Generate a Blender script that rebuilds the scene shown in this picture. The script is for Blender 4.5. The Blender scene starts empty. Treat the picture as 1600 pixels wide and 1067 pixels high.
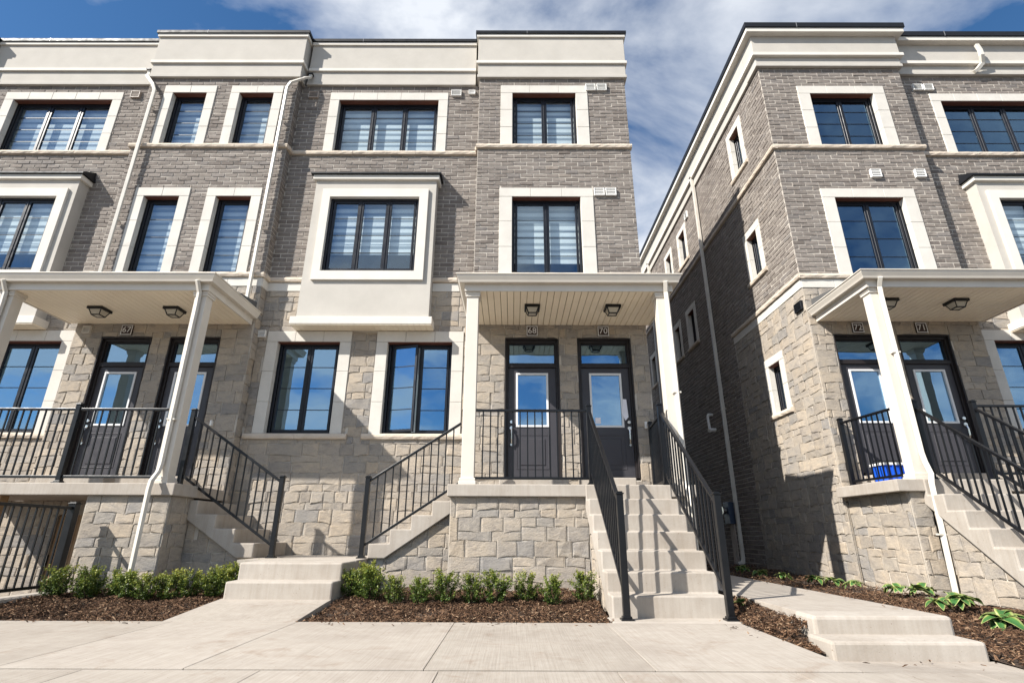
import bpy, math, random
import numpy as np
from mathutils import Matrix, Vector

# ------------------------------------------------------------------ camera, sky, sun, exposure
scene = bpy.context.scene
COL = scene.collection
random.seed(7)
RNG = np.random.default_rng(11)
CAM_H = 0.745
PITCH, YAW, ROLL = math.radians(19.93), math.radians(-0.15), math.radians(0.21)
FWD = Vector((math.sin(YAW) * math.cos(PITCH), math.cos(YAW) * math.cos(PITCH), math.sin(PITCH)))
R0 = Vector((math.cos(YAW), -math.sin(YAW), 0))
U0 = R0.cross(FWD)
RT = R0 * math.cos(ROLL) + U0 * math.sin(ROLL)
UP = -R0 * math.sin(ROLL) + U0 * math.cos(ROLL)
cam_data = bpy.data.cameras.new('camera')
cam = bpy.data.objects.new('camera', cam_data)
COL.objects.link(cam)
m = Matrix((RT, UP, -FWD)).transposed().to_4x4()
m.translation = Vector((0, 0, CAM_H))
cam.matrix_world = m
cam_data.sensor_width = 36.0
cam_data.sensor_fit = 'HORIZONTAL'
cam_data.lens = 829.0 / 1600.0 * 36.0
cam_data.clip_start = 0.05
cam_data.clip_end = 3000
scene.camera = cam

SUN_TO = Vector((-1.6, -1.0, 1.6)).normalized()      # towards the sun
SUN_EL = math.asin(SUN_TO.z)
SUN_AZ = math.atan2(SUN_TO.x, SUN_TO.y)
world = bpy.data.worlds.new('World')
scene.world = world
world.use_nodes = True


def build_world():
    nt = world.node_tree
    nt.nodes.clear()
    N, L = nt.nodes.new, nt.links.new
    out = N('ShaderNodeOutputWorld')
    bg = N('ShaderNodeBackground')
    bg.inputs['Strength'].default_value = 0.068
    sky = N('ShaderNodeTexSky')
    sky.sky_type = 'NISHITA'
    sky.sun_disc = False
    sky.sun_elevation = SUN_EL
    sky.sun_rotation = SUN_AZ
    sky.altitude = 100
    sky.air_density = 1.0
    sky.dust_density = 0.15
    sky.ozone_density = 2.6
    tc = N('ShaderNodeTexCoord')
    sep = N('ShaderNodeSeparateXYZ')
    L(tc.outputs['Generated'], sep.inputs[0])
    zc = N('ShaderNodeMath'); zc.operation = 'MAXIMUM'; zc.inputs[1].default_value = 0.0
    L(sep.outputs[2], zc.inputs[0])
    za = N('ShaderNodeMath'); za.operation = 'ADD'; za.inputs[1].default_value = 0.22
    L(zc.outputs[0], za.inputs[0])
    dx = N('ShaderNodeMath'); dx.operation = 'DIVIDE'
    dy = N('ShaderNodeMath'); dy.operation = 'DIVIDE'
    L(sep.outputs[0], dx.inputs[0]); L(za.outputs[0], dx.inputs[1])
    L(sep.outputs[1], dy.inputs[0]); L(za.outputs[0], dy.inputs[1])
    cmb = N('ShaderNodeCombineXYZ')
    L(dx.outputs[0], cmb.inputs[0]); L(dy.outputs[0], cmb.inputs[1])
    mp = N('ShaderNodeMapping')
    mp.inputs['Location'].default_value = (13.46, 1.66, 0.0)
    mp.inputs['Scale'].default_value = (1.0, 1.25, 1.0)
    L(cmb.outputs[0], mp.inputs[0])
    no = N('ShaderNodeTexNoise')
    no.inputs['Scale'].default_value = 1.7
    no.inputs['Detail'].default_value = 9
    no.inputs['Roughness'].default_value = 0.55
    no.inputs['Distortion'].default_value = 0.35
    L(mp.outputs[0], no.inputs[0])
    ramp = N('ShaderNodeValToRGB')
    ramp.color_ramp.elements[0].position = 0.41
    ramp.color_ramp.elements[1].position = 0.61
    ramp.color_ramp.elements[0].color = (0, 0, 0, 1)
    ramp.color_ramp.elements[1].color = (0.85, 0.85, 0.85, 1)
    L(no.outputs[0], ramp.inputs[0])
    mix = N('ShaderNodeMixRGB')
    mix.inputs[2].default_value = (8.2, 8.5, 8.9, 1)
    L(ramp.outputs[0], mix.inputs[0])
    hs = N('ShaderNodeHueSaturation'); hs.inputs['Saturation'].default_value = 1.22; hs.inputs['Value'].default_value = 1.12
    L(sky.outputs[0], hs.inputs['Color'])
    L(hs.outputs[0], mix.inputs[1])
    L(mix.outputs[0], bg.inputs['Color'])
    L(bg.outputs[0], out.inputs[0])


build_world()
sun_data = bpy.data.lights.new('sun', 'SUN')
sun_data.energy = 5.0
sun_data.angle = math.radians(0.53)
sun_data.color = (1.0, 0.955, 0.885)
sun = bpy.data.objects.new('sun', sun_data)
COL.objects.link(sun)
sun.rotation_euler = (-SUN_TO).to_track_quat('-Z', 'Y').to_euler()
sun.location = SUN_TO * 40
vs = scene.view_settings
vs.view_transform = 'Standard'
vs.look = 'None'
vs.exposure = 0.90
vs.gamma = 1.0
vs.use_curve_mapping = False

# ------------------------------------------------------------------ materials
MAT = {}


class NB:
    def __init__(self, name):
        self.m = bpy.data.materials.new(name)
        self.m.use_nodes = True
        self.t = self.m.node_tree
        self.b = self.t.nodes['Principled BSDF']
        self.out = self.t.nodes['Material Output']

    def n(self, typ, **kw):
        nd = self.t.nodes.new('ShaderNode' + typ)
        for k, v in kw.items():
            if k.startswith('i_'):
                key = k[2:]
                nd.inputs[int(key) if key.isdigit() else key].default_value = v
            else:
                setattr(nd, k, v)
        return nd

    def l(self, a, b):
        self.t.links.new(a, b)

    def pos(self, scale=(1, 1, 1)):
        g = self.n('NewGeometry')
        mp = self.n('Mapping')
        mp.inputs['Scale'].default_value = scale
        self.l(g.outputs['Position'], mp.inputs[0])
        return mp.outputs[0]

    def noise(self, vec, scale, detail=4, rough=0.55, dist=0.0):
        nd = self.n('TexNoise')
        nd.inputs['Scale'].default_value = scale
        nd.inputs['Detail'].default_value = detail
        nd.inputs['Roughness'].default_value = rough
        nd.inputs['Distortion'].default_value = dist
        self.l(vec, nd.inputs[0])
        return nd.outputs[0]

    def ramp(self, fac, stops):
        r = self.n('ValToRGB')
        els = r.color_ramp.elements
        while len(els) < len(stops):
            els.new(0.5)
        for e, (p, c) in zip(els, stops):
            e.position = p
            e.color = (*c, 1) if len(c) == 3 else c
        self.l(fac, r.inputs[0])
        return r.outputs[0]

    def mixc(self, fac, a, b, mode='MIX'):
        x = self.n('MixRGB', blend_type=mode)
        for sock, v in ((0, fac), (1, a), (2, b)):
            if isinstance(v, (int, float)):
                x.inputs[sock].default_value = v
            elif isinstance(v, tuple):
                x.inputs[sock].default_value = (*v, 1)
            else:
                self.l(v, x.inputs[sock])
        return x.outputs[0]

    def bump(self, height, strength, dist=0.01, prev=None):
        b = self.n('Bump')
        b.inputs['Strength'].default_value = strength
        b.inputs['Distance'].default_value = dist
        self.l(height, b.inputs['Height'])
        if prev is not None:
            self.l(prev, b.inputs['Normal'])
        return b.outputs[0]

    def done(self, color=None, rough=0.8, normal=None, metallic=0.0, spec=None):
        if color is not None:
            if isinstance(color, tuple):
                self.b.inputs['Base Color'].default_value = (*color, 1)
            else:
                self.l(color, self.b.inputs['Base Color'])
        if isinstance(rough, (int, float)):
            self.b.inputs['Roughness'].default_value = rough
        else:
            self.l(rough, self.b.inputs['Roughness'])
        self.b.inputs['Metallic'].default_value = metallic
        if spec is not None:
            self.b.inputs['Specular IOR Level'].default_value = spec
        if normal is not None:
            self.l(normal, self.b.inputs['Normal'])
        return self.m

    def piece_random(self):
        oi = self.n('ObjectInfo')
        at = self.n('Attribute')
        at.attribute_name = 'rnd'
        s = self.n('Math', operation='ADD')
        self.l(oi.outputs['Random'], s.inputs[0])
        self.l(at.outputs['Fac'], s.inputs[1])
        f = self.n('Math', operation='FRACT')
        self.l(s.outputs[0], f.inputs[0])
        return f.outputs[0]


def make_materials():
    # brick ------------------------------------------------
    k = NB('brick_clay')
    r = k.piece_random()
    base = k.ramp(r, [(0.0, (0.172, 0.151, 0.137)), (0.15, (0.214, 0.191, 0.174)), (0.5, (0.236, 0.212, 0.193)),
                      (0.8, (0.256, 0.231, 0.211)), (0.92, (0.202, 0.187, 0.178)), (1.0, (0.280, 0.247, 0.219))])
    p = k.pos()
    n1 = k.noise(p, 14, 5, 0.6)
    n2 = k.noise(k.pos((1, 1, 3)), 60, 4, 0.65)
    c = k.mixc(0.30, base, k.ramp(n1, [(0.3, (0.42, 0.36, 0.32)), (0.7, (1.2, 1.16, 1.12))]), 'MULTIPLY')
    c = k.mixc(0.28, c, k.ramp(n2, [(0.3, (0.6, 0.56, 0.54)), (0.7, (1.35, 1.3, 1.25))]), 'MULTIPLY')
    nb = k.bump(n2, 0.55, 0.008)
    nb = k.bump(n1, 0.5, 0.012, nb)
    MAT['brick'] = k.done(c, 0.9, nb, spec=0.2)
    # mortar
    k = NB('mortar')
    p = k.pos()
    n1 = k.noise(p, 90, 4)
    n2 = k.noise(p, 3, 3)
    c = k.ramp(n2, [(0.3, (0.47, 0.43, 0.375)), (0.7, (0.59, 0.545, 0.48))])
    c = k.mixc(0.4, c, k.ramp(n1, [(0.3, (0.75, 0.75, 0.75)), (0.7, (1.15, 1.15, 1.15))]), 'MULTIPLY')
    MAT['mortar'] = k.done(c, 0.95, k.bump(n1, 0.4, 0.004), spec=0.15)
    # split faced stone
    k = NB('split_stone')
    r = k.piece_random()
    base = k.ramp(r, [(0.0, (0.300, 0.270, 0.236)), (0.18, (0.385, 0.348, 0.303)), (0.27, (0.262, 0.253, 0.245)), (0.36, (0.365, 0.328, 0.284)),
                      (0.56, (0.408, 0.362, 0.306)), (0.70, (0.345, 0.318, 0.284)), (0.84, (0.392, 0.340, 0.278)),
                      (0.93, (0.288, 0.273, 0.254)), (1.0, (0.350, 0.318, 0.278))])
    n1 = k.noise(k.pos((1, 1, 2.2)), 6, 6, 0.62, 0.6)
    n2 = k.noise(k.pos((1, 1, 2.5)), 34, 6, 0.7)
    n3 = k.noise(k.pos(), 2.2, 2)
    c = k.mixc(0.62, base, k.ramp(n1, [(0.28, (0.60, 0.60, 0.64)), (0.5, (1.0, 0.98, 0.95)), (0.72, (1.22, 1.14, 1.02))]), 'MULTIPLY')
    c = k.mixc(0.45, c, k.ramp(n2, [(0.3, (0.62, 0.60, 0.58)), (0.68, (1.28, 1.26, 1.22))]), 'MULTIPLY')
    c = k.mixc(0.35, c, k.ramp(n3, [(0.35, (0.85, 0.86, 0.9)), (0.65, (1.12, 1.06, 0.98))]), 'MULTIPLY')
    vo = k.n('TexVoronoi', feature='DISTANCE_TO_EDGE')
    vo.inputs['Scale'].default_value = 7
    vmap = k.n('Mapping')
    vmap.inputs['Scale'].default_value = (1, 1, 1.8)
    g = k.n('NewGeometry')
    k.l(g.outputs['Position'], vmap.inputs[0])
    vn = k.n('TexNoise'); vn.inputs['Scale'].default_value = 5
    k.l(vmap.outputs[0], vn.inputs[0])
    va = k.n('MixRGB', blend_type='ADD'); va.inputs[0].default_value = 0.35
    k.l(vmap.outputs[0], va.inputs[1]); k.l(vn.outputs[1], va.inputs[2])
    k.l(va.outputs[0], vo.inputs[0])
    vr = k.ramp(vo.outputs[0], [(0.0, (0, 0, 0)), (0.09, (1, 1, 1))])
    nb = k.bump(vr, 0.14, 0.012)
    nb = k.bump(n1, 0.45, 0.02, nb)
    nb = k.bump(n2, 0.45, 0.008, nb)
    MAT['stone'] = k.done(c, 0.9, nb, spec=0.2)
    # smooth cast limestone surround

    def cast(name, a, b, bump_s, rough=0.85, sc=50):
        k = NB(name)
        n1 = k.noise(k.pos(), 2.5, 4, 0.6)
        n2 = k.noise(k.pos(), sc, 4, 0.65)
        c = k.ramp(n1, [(0.3, a), (0.7, b)])
        c = k.mixc(0.25, c, k.ramp(n2, [(0.3, (0.8, 0.8, 0.8)), (0.7, (1.12, 1.12, 1.12))]), 'MULTIPLY')
        MAT[name] = k.done(c, rough, k.bump(n2, bump_s, 0.006), spec=0.25)
    cast('limestone', (0.57, 0.54, 0.49), (0.65, 0.62, 0.565), 0.12)
    cast('rock_sill', (0.52, 0.44, 0.355), (0.66, 0.57, 0.47), 0.9, 0.9, 28)
    cast('stucco', (0.46, 0.432, 0.388), (0.51, 0.48, 0.432), 0.35, 0.92, 130)
    cast('stucco_trim', (0.64, 0.605, 0.545), (0.70, 0.665, 0.605), 0.12, 0.9, 130)
    # concrete
    k = NB('concrete')
    p = k.pos()
    n1 = k.noise(p, 1.3, 5, 0.6)
    n2 = k.noise(p, 70, 4, 0.7)
    n3 = k.noise(p, 7, 4, 0.6)
    c = k.ramp(n1, [(0.3, (0.350, 0.310, 0.266)), (0.55, (0.405, 0.368, 0.324)), (0.75, (0.435, 0.396, 0.350))])
    c = k.mixc(0.35, c, k.ramp(n3, [(0.3, (0.84, 0.80, 0.76)), (0.7, (1.08, 1.08, 1.07))]), 'MULTIPLY')
    c = k.mixc(0.25, c, k.ramp(n2, [(0.3, (0.8, 0.8, 0.8)), (0.7, (1.15, 1.15, 1.15))]), 'MULTIPLY')
    st = k.noise(k.pos((1, 1, 0.07)), 22, 4, 0.65)
    c = k.mixc(0.30, c, k.ramp(st, [(0.32, (0.72, 0.66, 0.60)), (0.58, (1.06, 1.06, 1.06))]), 'MULTIPLY')
    sp = k.noise(p, 48, 2, 0.5)
    c = k.mixc(1.0, c, k.ramp(sp, [(0.25, (0.55, 0.48, 0.42)), (0.28, (1, 1, 1))]), 'MULTIPLY')
    nb = k.bump(n2, 0.25, 0.004)
    MAT['concrete'] = k.done(c, 0.88, k.bump(n3, 0.15, 0.01, nb), spec=0.25)
    # broomed paving (fine ridges across the pavement)
    k = NB('broomed_concrete')
    p = k.pos()
    n1 = k.noise(p, 0.9, 5, 0.65)
    nbm = k.noise(k.pos((1, 0.012, 1)), 95, 4, 0.75)
    n3 = k.noise(p, 9, 5, 0.65)
    sp = k.noise(p, 42, 2, 0.5)
    c = k.ramp(n1, [(0.28, (0.300, 0.266, 0.232)), (0.5, (0.362, 0.329, 0.290)), (0.75, (0.395, 0.360, 0.318))])
    c = k.mixc(0.55, c, k.ramp(nbm, [(0.3, (0.72, 0.69, 0.66)), (0.6, (1.08, 1.08, 1.08))]), 'MULTIPLY')
    oi = k.n('ObjectInfo')
    c = k.mixc(0.8, c, k.ramp(oi.outputs['Random'], [(0.0, (0.93, 0.92, 0.90)), (1.0, (1.06, 1.05, 1.04))]), 'MULTIPLY')
    sta = k.noise(p, 2.3, 6, 0.7, 1.2)
    c = k.mixc(0.7, c, k.ramp(sta, [(0.26, (0.70, 0.60, 0.53)), (0.44, (1, 1, 1)), (0.60, (1, 1, 1)), (0.78, (1.08, 1.08, 1.08))]), 'MULTIPLY')
    c = k.mixc(0.45, c, k.ramp(n3, [(0.3, (0.80, 0.76, 0.72)), (0.65, (1.06, 1.05, 1.04))]), 'MULTIPLY')
    c = k.mixc(1.0, c, k.ramp(sp, [(0.24, (0.45, 0.38, 0.33)), (0.27, (1, 1, 1))]), 'MULTIPLY')
    nb = k.bump(nbm, 0.35, 0.006)
    MAT['paving'] = k.done(c, 0.85, k.bump(n3, 0.12, 0.008, nb), spec=0.3)

    def plain(name, col, rough, metallic=0.0, bump_s=0.0, sc=40, spec=0.5, var=0.12):
        k = NB(name)
        n1 = k.noise(k.pos(), 3.0, 4, 0.6)
        c = k.mixc(var, col, k.ramp(n1, [(0.3, (col[0] * .6, col[1] * .6, col[2] * .6)), (0.7, tuple(min(1, x * 1.25) for x in col))]))
        rr = k.ramp(k.noise(k.pos(), 11, 4), [(0.3, (rough * .8,) * 3), (0.7, (min(1, rough * 1.25),) * 3)])
        nb = k.bump(k.noise(k.pos(), sc, 3), bump_s, 0.004) if bump_s else None
        MAT[name] = k.done(c, rr, nb, metallic, spec)
    plain('almond_metal', (0.64, 0.59, 0.515), 0.45, bump_s=0.04)
    plain('soffit_vinyl', (0.90, 0.79, 0.625), 0.5, bump_s=0.05)
    plain('white_plastic', (0.78, 0.77, 0.74), 0.4)
    plain('grey_plastic', (0.42, 0.36, 0.31), 0.5)
    plain('window_black', (0.008, 0.010, 0.016), 0.36, spec=0.35)
    plain('rail_black', (0.006, 0.0065, 0.008), 0.34, spec=0.35)
    plain('cap_black', (0.009, 0.010, 0.013), 0.5, spec=0.25)
    plain('bay_roof', (0.20, 0.20, 0.21), 0.4)
    plain('door_paint', (0.050, 0.048, 0.055), 0.42, spec=0.35)
    plain('door_frame', (0.020, 0.016, 0.016), 0.45, spec=0.35)
    plain('door_white', (0.70, 0.70, 0.70), 0.4)
    plain('chrome', (0.72, 0.70, 0.66), 0.22, 1.0)
    plain('lintel_red', (0.13, 0.045, 0.026), 0.6)
    plain('room', (0.14, 0.135, 0.125), 0.9)
    plain('soil', (0.055, 0.036, 0.024), 0.95, bump_s=0.8, sc=25)
    plain('asphalt', (0.05, 0.05, 0.052), 0.9, bump_s=0.6, sc=80)
    plain('roofing', (0.09, 0.09, 0.09), 0.9)
    plain('timber', (0.34, 0.21, 0.11), 0.7, var=0.4)
    plain('blue_plastic', (0.012, 0.10, 0.62), 0.35)
    plain('meter_blue', (0.035, 0.055, 0.095), 0.45)
    plain('plaque_dark', (0.035, 0.018, 0.016), 0.5)
    plain('paper', (0.78, 0.76, 0.80), 0.7)
    plain('paper_pink', (0.75, 0.40, 0.45), 0.7)
    plain('lamp_glass', (0.50, 0.46, 0.38), 0.25)
    plain('bark', (0.10, 0.07, 0.045), 0.9)
    plain('dark_gap', (0.03, 0.025, 0.022), 0.9)
    # mulch chips
    k = NB('mulch_chip')
    at = k.n('Attribute'); at.attribute_name = 'rnd'
    c = k.ramp(at.outputs['Fac'], [(0.0, (0.020, 0.012, 0.008)), (0.40, (0.065, 0.034, 0.019)), (0.75, (0.120, 0.066, 0.037)),
                                   (0.93, (0.20, 0.12, 0.07)), (1.0, (0.34, 0.24, 0.155))])
    MAT['mulch'] = k.done(c, 0.9, spec=0.2)
    # leaves
    k = NB('boxwood_leaf')
    at = k.n('Attribute'); at.attribute_name = 'rnd'
    oi = k.n('ObjectInfo')
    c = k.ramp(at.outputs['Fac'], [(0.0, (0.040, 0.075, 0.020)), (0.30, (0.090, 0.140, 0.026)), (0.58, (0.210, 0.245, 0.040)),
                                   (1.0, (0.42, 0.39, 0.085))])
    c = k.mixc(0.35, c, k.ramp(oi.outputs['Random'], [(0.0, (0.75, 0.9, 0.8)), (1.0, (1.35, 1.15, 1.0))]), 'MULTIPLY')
    k.b.inputs['Subsurface Weight'].default_value = 0.0
    mt = k.done(c, 0.45, spec=0.4)
    tr = k.n('BsdfTranslucent')
    k.l(c, tr.inputs['Color'])
    ms = k.n('MixShader'); ms.inputs[0].default_value = 0.28
    k.l(k.b.outputs[0], ms.inputs[1]); k.l(tr.outputs[0], ms.inputs[2]); k.l(ms.outputs[0], k.out.inputs[0])
    MAT['boxwood'] = mt
    k = NB('hosta_leaf')
    at = k.n('Attribute'); at.attribute_name = 'rnd'      # 0 at the midrib, 1 at the rim
    n1 = k.noise(k.pos(), 25, 3)
    ad = k.n('Math', operation='MULTIPLY_ADD'); ad.inputs[1].default_value = 0.25; ad.inputs[2].default_value = -0.12
    k.l(n1, ad.inputs[0])
    a2 = k.n('Math', operation='ADD'); k.l(at.outputs['Fac'], a2.inputs[0]); k.l(ad.outputs[0], a2.inputs[1])
    c = k.ramp(a2.outputs[0], [(0.0, (0.05, 0.15, 0.045)), (0.62, (0.075, 0.19, 0.045)), (0.78, (0.36, 0.42, 0.12)), (1.0, (0.46, 0.48, 0.20))])
    mt = k.done(c, 0.42, spec=0.4)
    tr = k.n('BsdfTranslucent')
    k.l(c, tr.inputs['Color'])
    ms = k.n('MixShader'); ms.inputs[0].default_value = 0.25
    k.l(k.b.outputs[0], ms.inputs[1]); k.l(tr.outputs[0], ms.inputs[2]); k.l(ms.outputs[0], k.out.inputs[0])
    MAT['hosta'] = mt

    # coated double glazing
    def glass(name, refl, tint, through):
        k = NB(name)
        k.t.nodes.remove(k.b)
        geo = k.n('NewGeometry')
        dt = k.n('VectorMath', operation='DOT_PRODUCT')
        k.l(geo.outputs['Incoming'], dt.inputs[0]); k.l(geo.outputs['True Normal'], dt.inputs[1])
        ab = k.n('Math', operation='ABSOLUTE'); k.l(dt.outputs['Value'], ab.inputs[0])
        om = k.n('Math', operation='SUBTRACT', use_clamp=True); om.inputs[0].default_value = 1.0; k.l(ab.outputs[0], om.inputs[1])
        pw = k.n('Math', operation='POWER'); pw.inputs[1].default_value = 5.0; k.l(om.outputs[0], pw.inputs[0])
        ad = k.n('Math', operation='MULTIPLY_ADD', use_clamp=True); ad.inputs[1].default_value = 1 - refl; ad.inputs[2].default_value = refl
        k.l(pw.outputs[0], ad.inputs[0])
        gl = k.n('BsdfGlossy'); gl.inputs['Roughness'].default_value = 0.0
        gl.inputs['Color'].default_value = (*tint, 1)
        wv = k.noise(k.pos(), 1.6, 2, 0.5)
        k.l(k.bump(wv, 0.10, 0.03), gl.inputs['Normal'])
        tp = k.n('BsdfTransparent'); tp.inputs[0].default_value = (*through, 1)
        ms = k.n('MixShader')
        k.l(ad.outputs[0], ms.inputs[0]); k.l(tp.outputs[0], ms.inputs[1]); k.l(gl.outputs[0], ms.inputs[2])
        k.l(ms.outputs[0], k.out.inputs[0])
        MAT[name] = k.m
    glass('glass_clear', 0.11, (0.70, 0.86, 1.0), (0.92, 0.96, 0.98))
    glass('glass_coated', 0.38, (0.50, 0.76, 1.0), (0.50, 0.58, 0.62))
    glass('glass_dark', 0.22, (0.42, 0.66, 0.95), (0.45, 0.55, 0.52))
    # zebra roller blind: alternating opaque and sheer bands woven into the cloth
    k = NB('zebra_blind')
    g = k.n('NewGeometry')
    sp = k.n('SeparateXYZ'); k.l(g.outputs['Position'], sp.inputs[0])
    ml = k.n('Math', operation='MULTIPLY'); ml.inputs[1].default_value = 1 / 0.145
    k.l(sp.outputs[2], ml.inputs[0])
    fr = k.n('Math', operation='FRACT'); k.l(ml.outputs[0], fr.inputs[0])
    c = k.ramp(fr.outputs[0], [(0.0, (0.80, 0.80, 0.77)), (0.52, (0.80, 0.80, 0.77)), (0.56, (0.34, 0.36, 0.37)), (0.96, (0.34, 0.36, 0.37)), (1.0, (0.80, 0.80, 0.77))])
    MAT['blind'] = k.done(c, 0.9, spec=0.1)


make_materials()

# ------------------------------------------------------------------ builders
ROOTLOC = {}


def tag(o, label=None, cat=None, group=None, kind=None):
    if label: o['label'] = label
    if cat: o['category'] = cat
    if group: o['group'] = group
    if kind: o['kind'] = kind
    return o


def empty(name, loc, label=None, cat=None, group=None, kind=None):
    o = bpy.data.objects.new(name, None)
    o.empty_display_size = 0.2
    o.location = loc
    COL.objects.link(o)
    ROOTLOC[o.name] = Vector(loc)
    return tag(o, label, cat, group, kind)


def world_loc(o):
    v = Vector((0, 0, 0))
    while o is not None:
        v = v + Vector(o.location)
        o = o.parent
    return v


class MB:
    """collects quads, boxes, prisms and tubes in world space and links them as one mesh object"""

    def __init__(self):
        self.v = []
        self.f = []
        self.rnd = None

    def face(self, pts):
        b = len(self.v)
        self.v.extend([tuple(p) for p in pts])
        self.f.append(tuple(range(b, b + len(pts))))

    def box(self, x0, x1, y0, y1, z0, z1):
        b = len(self.v)
        self.v += [(x0, y0, z0), (x1, y0, z0), (x1, y1, z0), (x0, y1, z0), (x0, y0, z1), (x1, y0, z1), (x1, y1, z1), (x0, y1, z1)]
        self.f += [(b, b + 3, b + 2, b + 1), (b + 4, b + 5, b + 6, b + 7), (b, b + 1, b + 5, b + 4), (b + 1, b + 2, b + 6, b + 5),
                   (b + 2, b + 3, b + 7, b + 6), (b + 3, b, b + 4, b + 7)]
        return self

    def prism(self, poly, axis, t0, t1):
        """poly: 2D points; axis 'y': (x,z) profile along y; 'x': (y,z) along x; 'z': (x,y) along z"""
        def P(p, t):
            return {'y': (p[0], t, p[1]), 'x': (t, p[0], p[1]), 'z': (p[0], p[1], t)}[axis]
        n = len(poly)
        b = len(self.v)
        self.v += [P(p, t0) for p in poly] + [P(p, t1) for p in poly]
        self.f.append(tuple(b + i for i in range(n)))
        self.f.append(tuple(b + n + i for i in reversed(range(n))))
        for i in range(n):
            j = (i + 1) % n
            self.f.append((b + i, b + n + i, b + n + j, b + j))
        return self

    def bar(self, a, b_, w, h, up=Vector((0, 0, 1))):
        """rectangular bar from a to b: w across, h along 'up'"""
        a = Vector(a); b_ = Vector(b_)
        d = (b_ - a).normalized()
        s = d.cross(up)
        if s.length < 1e-4:
            s = Vector((1, 0, 0))
        s.normalize()
        u = s.cross(d).normalized()
        k = len(self.v)
        for p in (a, b_):
            for sx, sy in ((-1, -1), (1, -1), (1, 1), (-1, 1)):
                self.v.append(tuple(p + s * (sx * w / 2) + u * (sy * h / 2)))
        self.f += [(k, k + 1, k + 2, k + 3), (k + 7, k + 6, k + 5, k + 4)]
        for i in range(4):
            j = (i + 1) % 4
            self.f.append((k + i, k + 4 + i, k + 4 + j, k + j))
        return self

    def sweep(self, pts, prof):
        """mitred sweep of a closed 2D profile (side, up) along points"""
        pts = [Vector(p) for p in pts]
        n = len(prof)
        rings = []
        ref = Vector((0.31, 0.12, 0.94)) if abs((pts[1] - pts[0]).normalized().z) < 0.9 else Vector((0, -1, 0))
        prev_s = None
        for i, p in enumerate(pts):
            d0 = (p - pts[i - 1]).normalized() if i > 0 else None
            d1 = (pts[i + 1] - p).normalized() if i < len(pts) - 1 else None
            t = ((d0 or d1) + (d1 or d0)).normalized()
            if prev_s is None:
                s = t.cross(ref).normalized()
            else:
                s = (prev_s - t * prev_s.dot(t)).normalized()
            prev_s = s
            u = s.cross(t).normalized()
            k = 1.0
            if d0 and d1:
                k = min(1.6, 1 / max(0.4, math.cos(d0.angle(d1) / 2)))
            rings.append([p + s * (q[0] * k) + u * (q[1] * k) for q in prof])
        b = len(self.v)
        for r in rings:
            self.v += [tuple(q) for q in r]
        for i in range(len(rings) - 1):
            for j in range(n):
                a0 = b + i * n + j; a1 = b + i * n + (j + 1) % n
                self.f.append((a0, a1, a1 + n, a0 + n))
        self.f.append(tuple(b + j for j in reversed(range(n))))
        self.f.append(tuple(b + (len(rings) - 1) * n + j for j in range(n)))
        return self

    def tube(self, pts, r, seg=8):
        rr = r
        return self.sweep(pts, [(rr * math.cos(2 * math.pi * i / seg), rr * math.sin(2 * math.pi * i / seg)) for i in range(seg)])

    def lathe(self, prof, centre, seg=12, axis='z'):
        b = len(self.v)
        for (r, h) in prof:
            for i in range(seg):
                a = 2 * math.pi * i / seg
                x, y = r * math.cos(a), r * math.sin(a)
                q = {'z': (x, y, h), 'y': (x, h, y), 'x': (h, x, y)}[axis]
                self.v.append((centre[0] + q[0], centre[1] + q[1], centre[2] + q[2]))
        for k in range(len(prof) - 1):
            for i in range(seg):
                j = (i + 1) % seg
                self.f.append((b + k * seg + i, b + k * seg + j, b + (k + 1) * seg + j, b + (k + 1) * seg + i))
        self.f.append(tuple(b + i for i in reversed(range(seg))))
        self.f.append(tuple(b + (len(prof) - 1) * seg + i for i in range(seg)))
        return self

    def build(self, name, mat, parent=None, base=None, bevel=0.0, smooth=False, seg=2, label=None):
        if parent is not None:
            off = world_loc(parent)
            loc = Vector((0, 0, 0))
        else:
            loc = Vector(base) if base is not None else Vector((0, 0, 0))
            off = loc
        me = bpy.data.meshes.new(name)
        me.from_pydata([(x - off.x, y - off.y, z - off.z) for x, y, z in self.v], [], self.f)
        if self.rnd is not None:
            at = me.attributes.new('rnd', 'FLOAT', 'POINT')
            at.data.foreach_set('value', self.rnd)
        me.materials.append(MAT[mat])
        if smooth:
            me.polygons.foreach_set('use_smooth', [True] * len(me.polygons))
        me.update()
        o = bpy.data.objects.new(name, me)
        COL.objects.link(o)
        if parent is not None:
            o.parent = parent
        else:
            o.location = loc
        if bevel:
            md = o.modifiers.new('bevel', 'BEVEL')
            md.width = bevel
            md.segments = seg
            md.limit_method = 'ANGLE'
            md.angle_limit = math.radians(40)
            md.harden_normals = False
        if label:
            o['label'] = label
        return o


def copy_obj(src, parent, loc, rot=None, scale=None, name=None):
    o = src.copy()
    COL.objects.link(o)
    o.parent = parent
    o.location = loc
    if rot is not None: o.rotation_euler = rot
    if scale is not None: o.scale = scale
    return o


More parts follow.
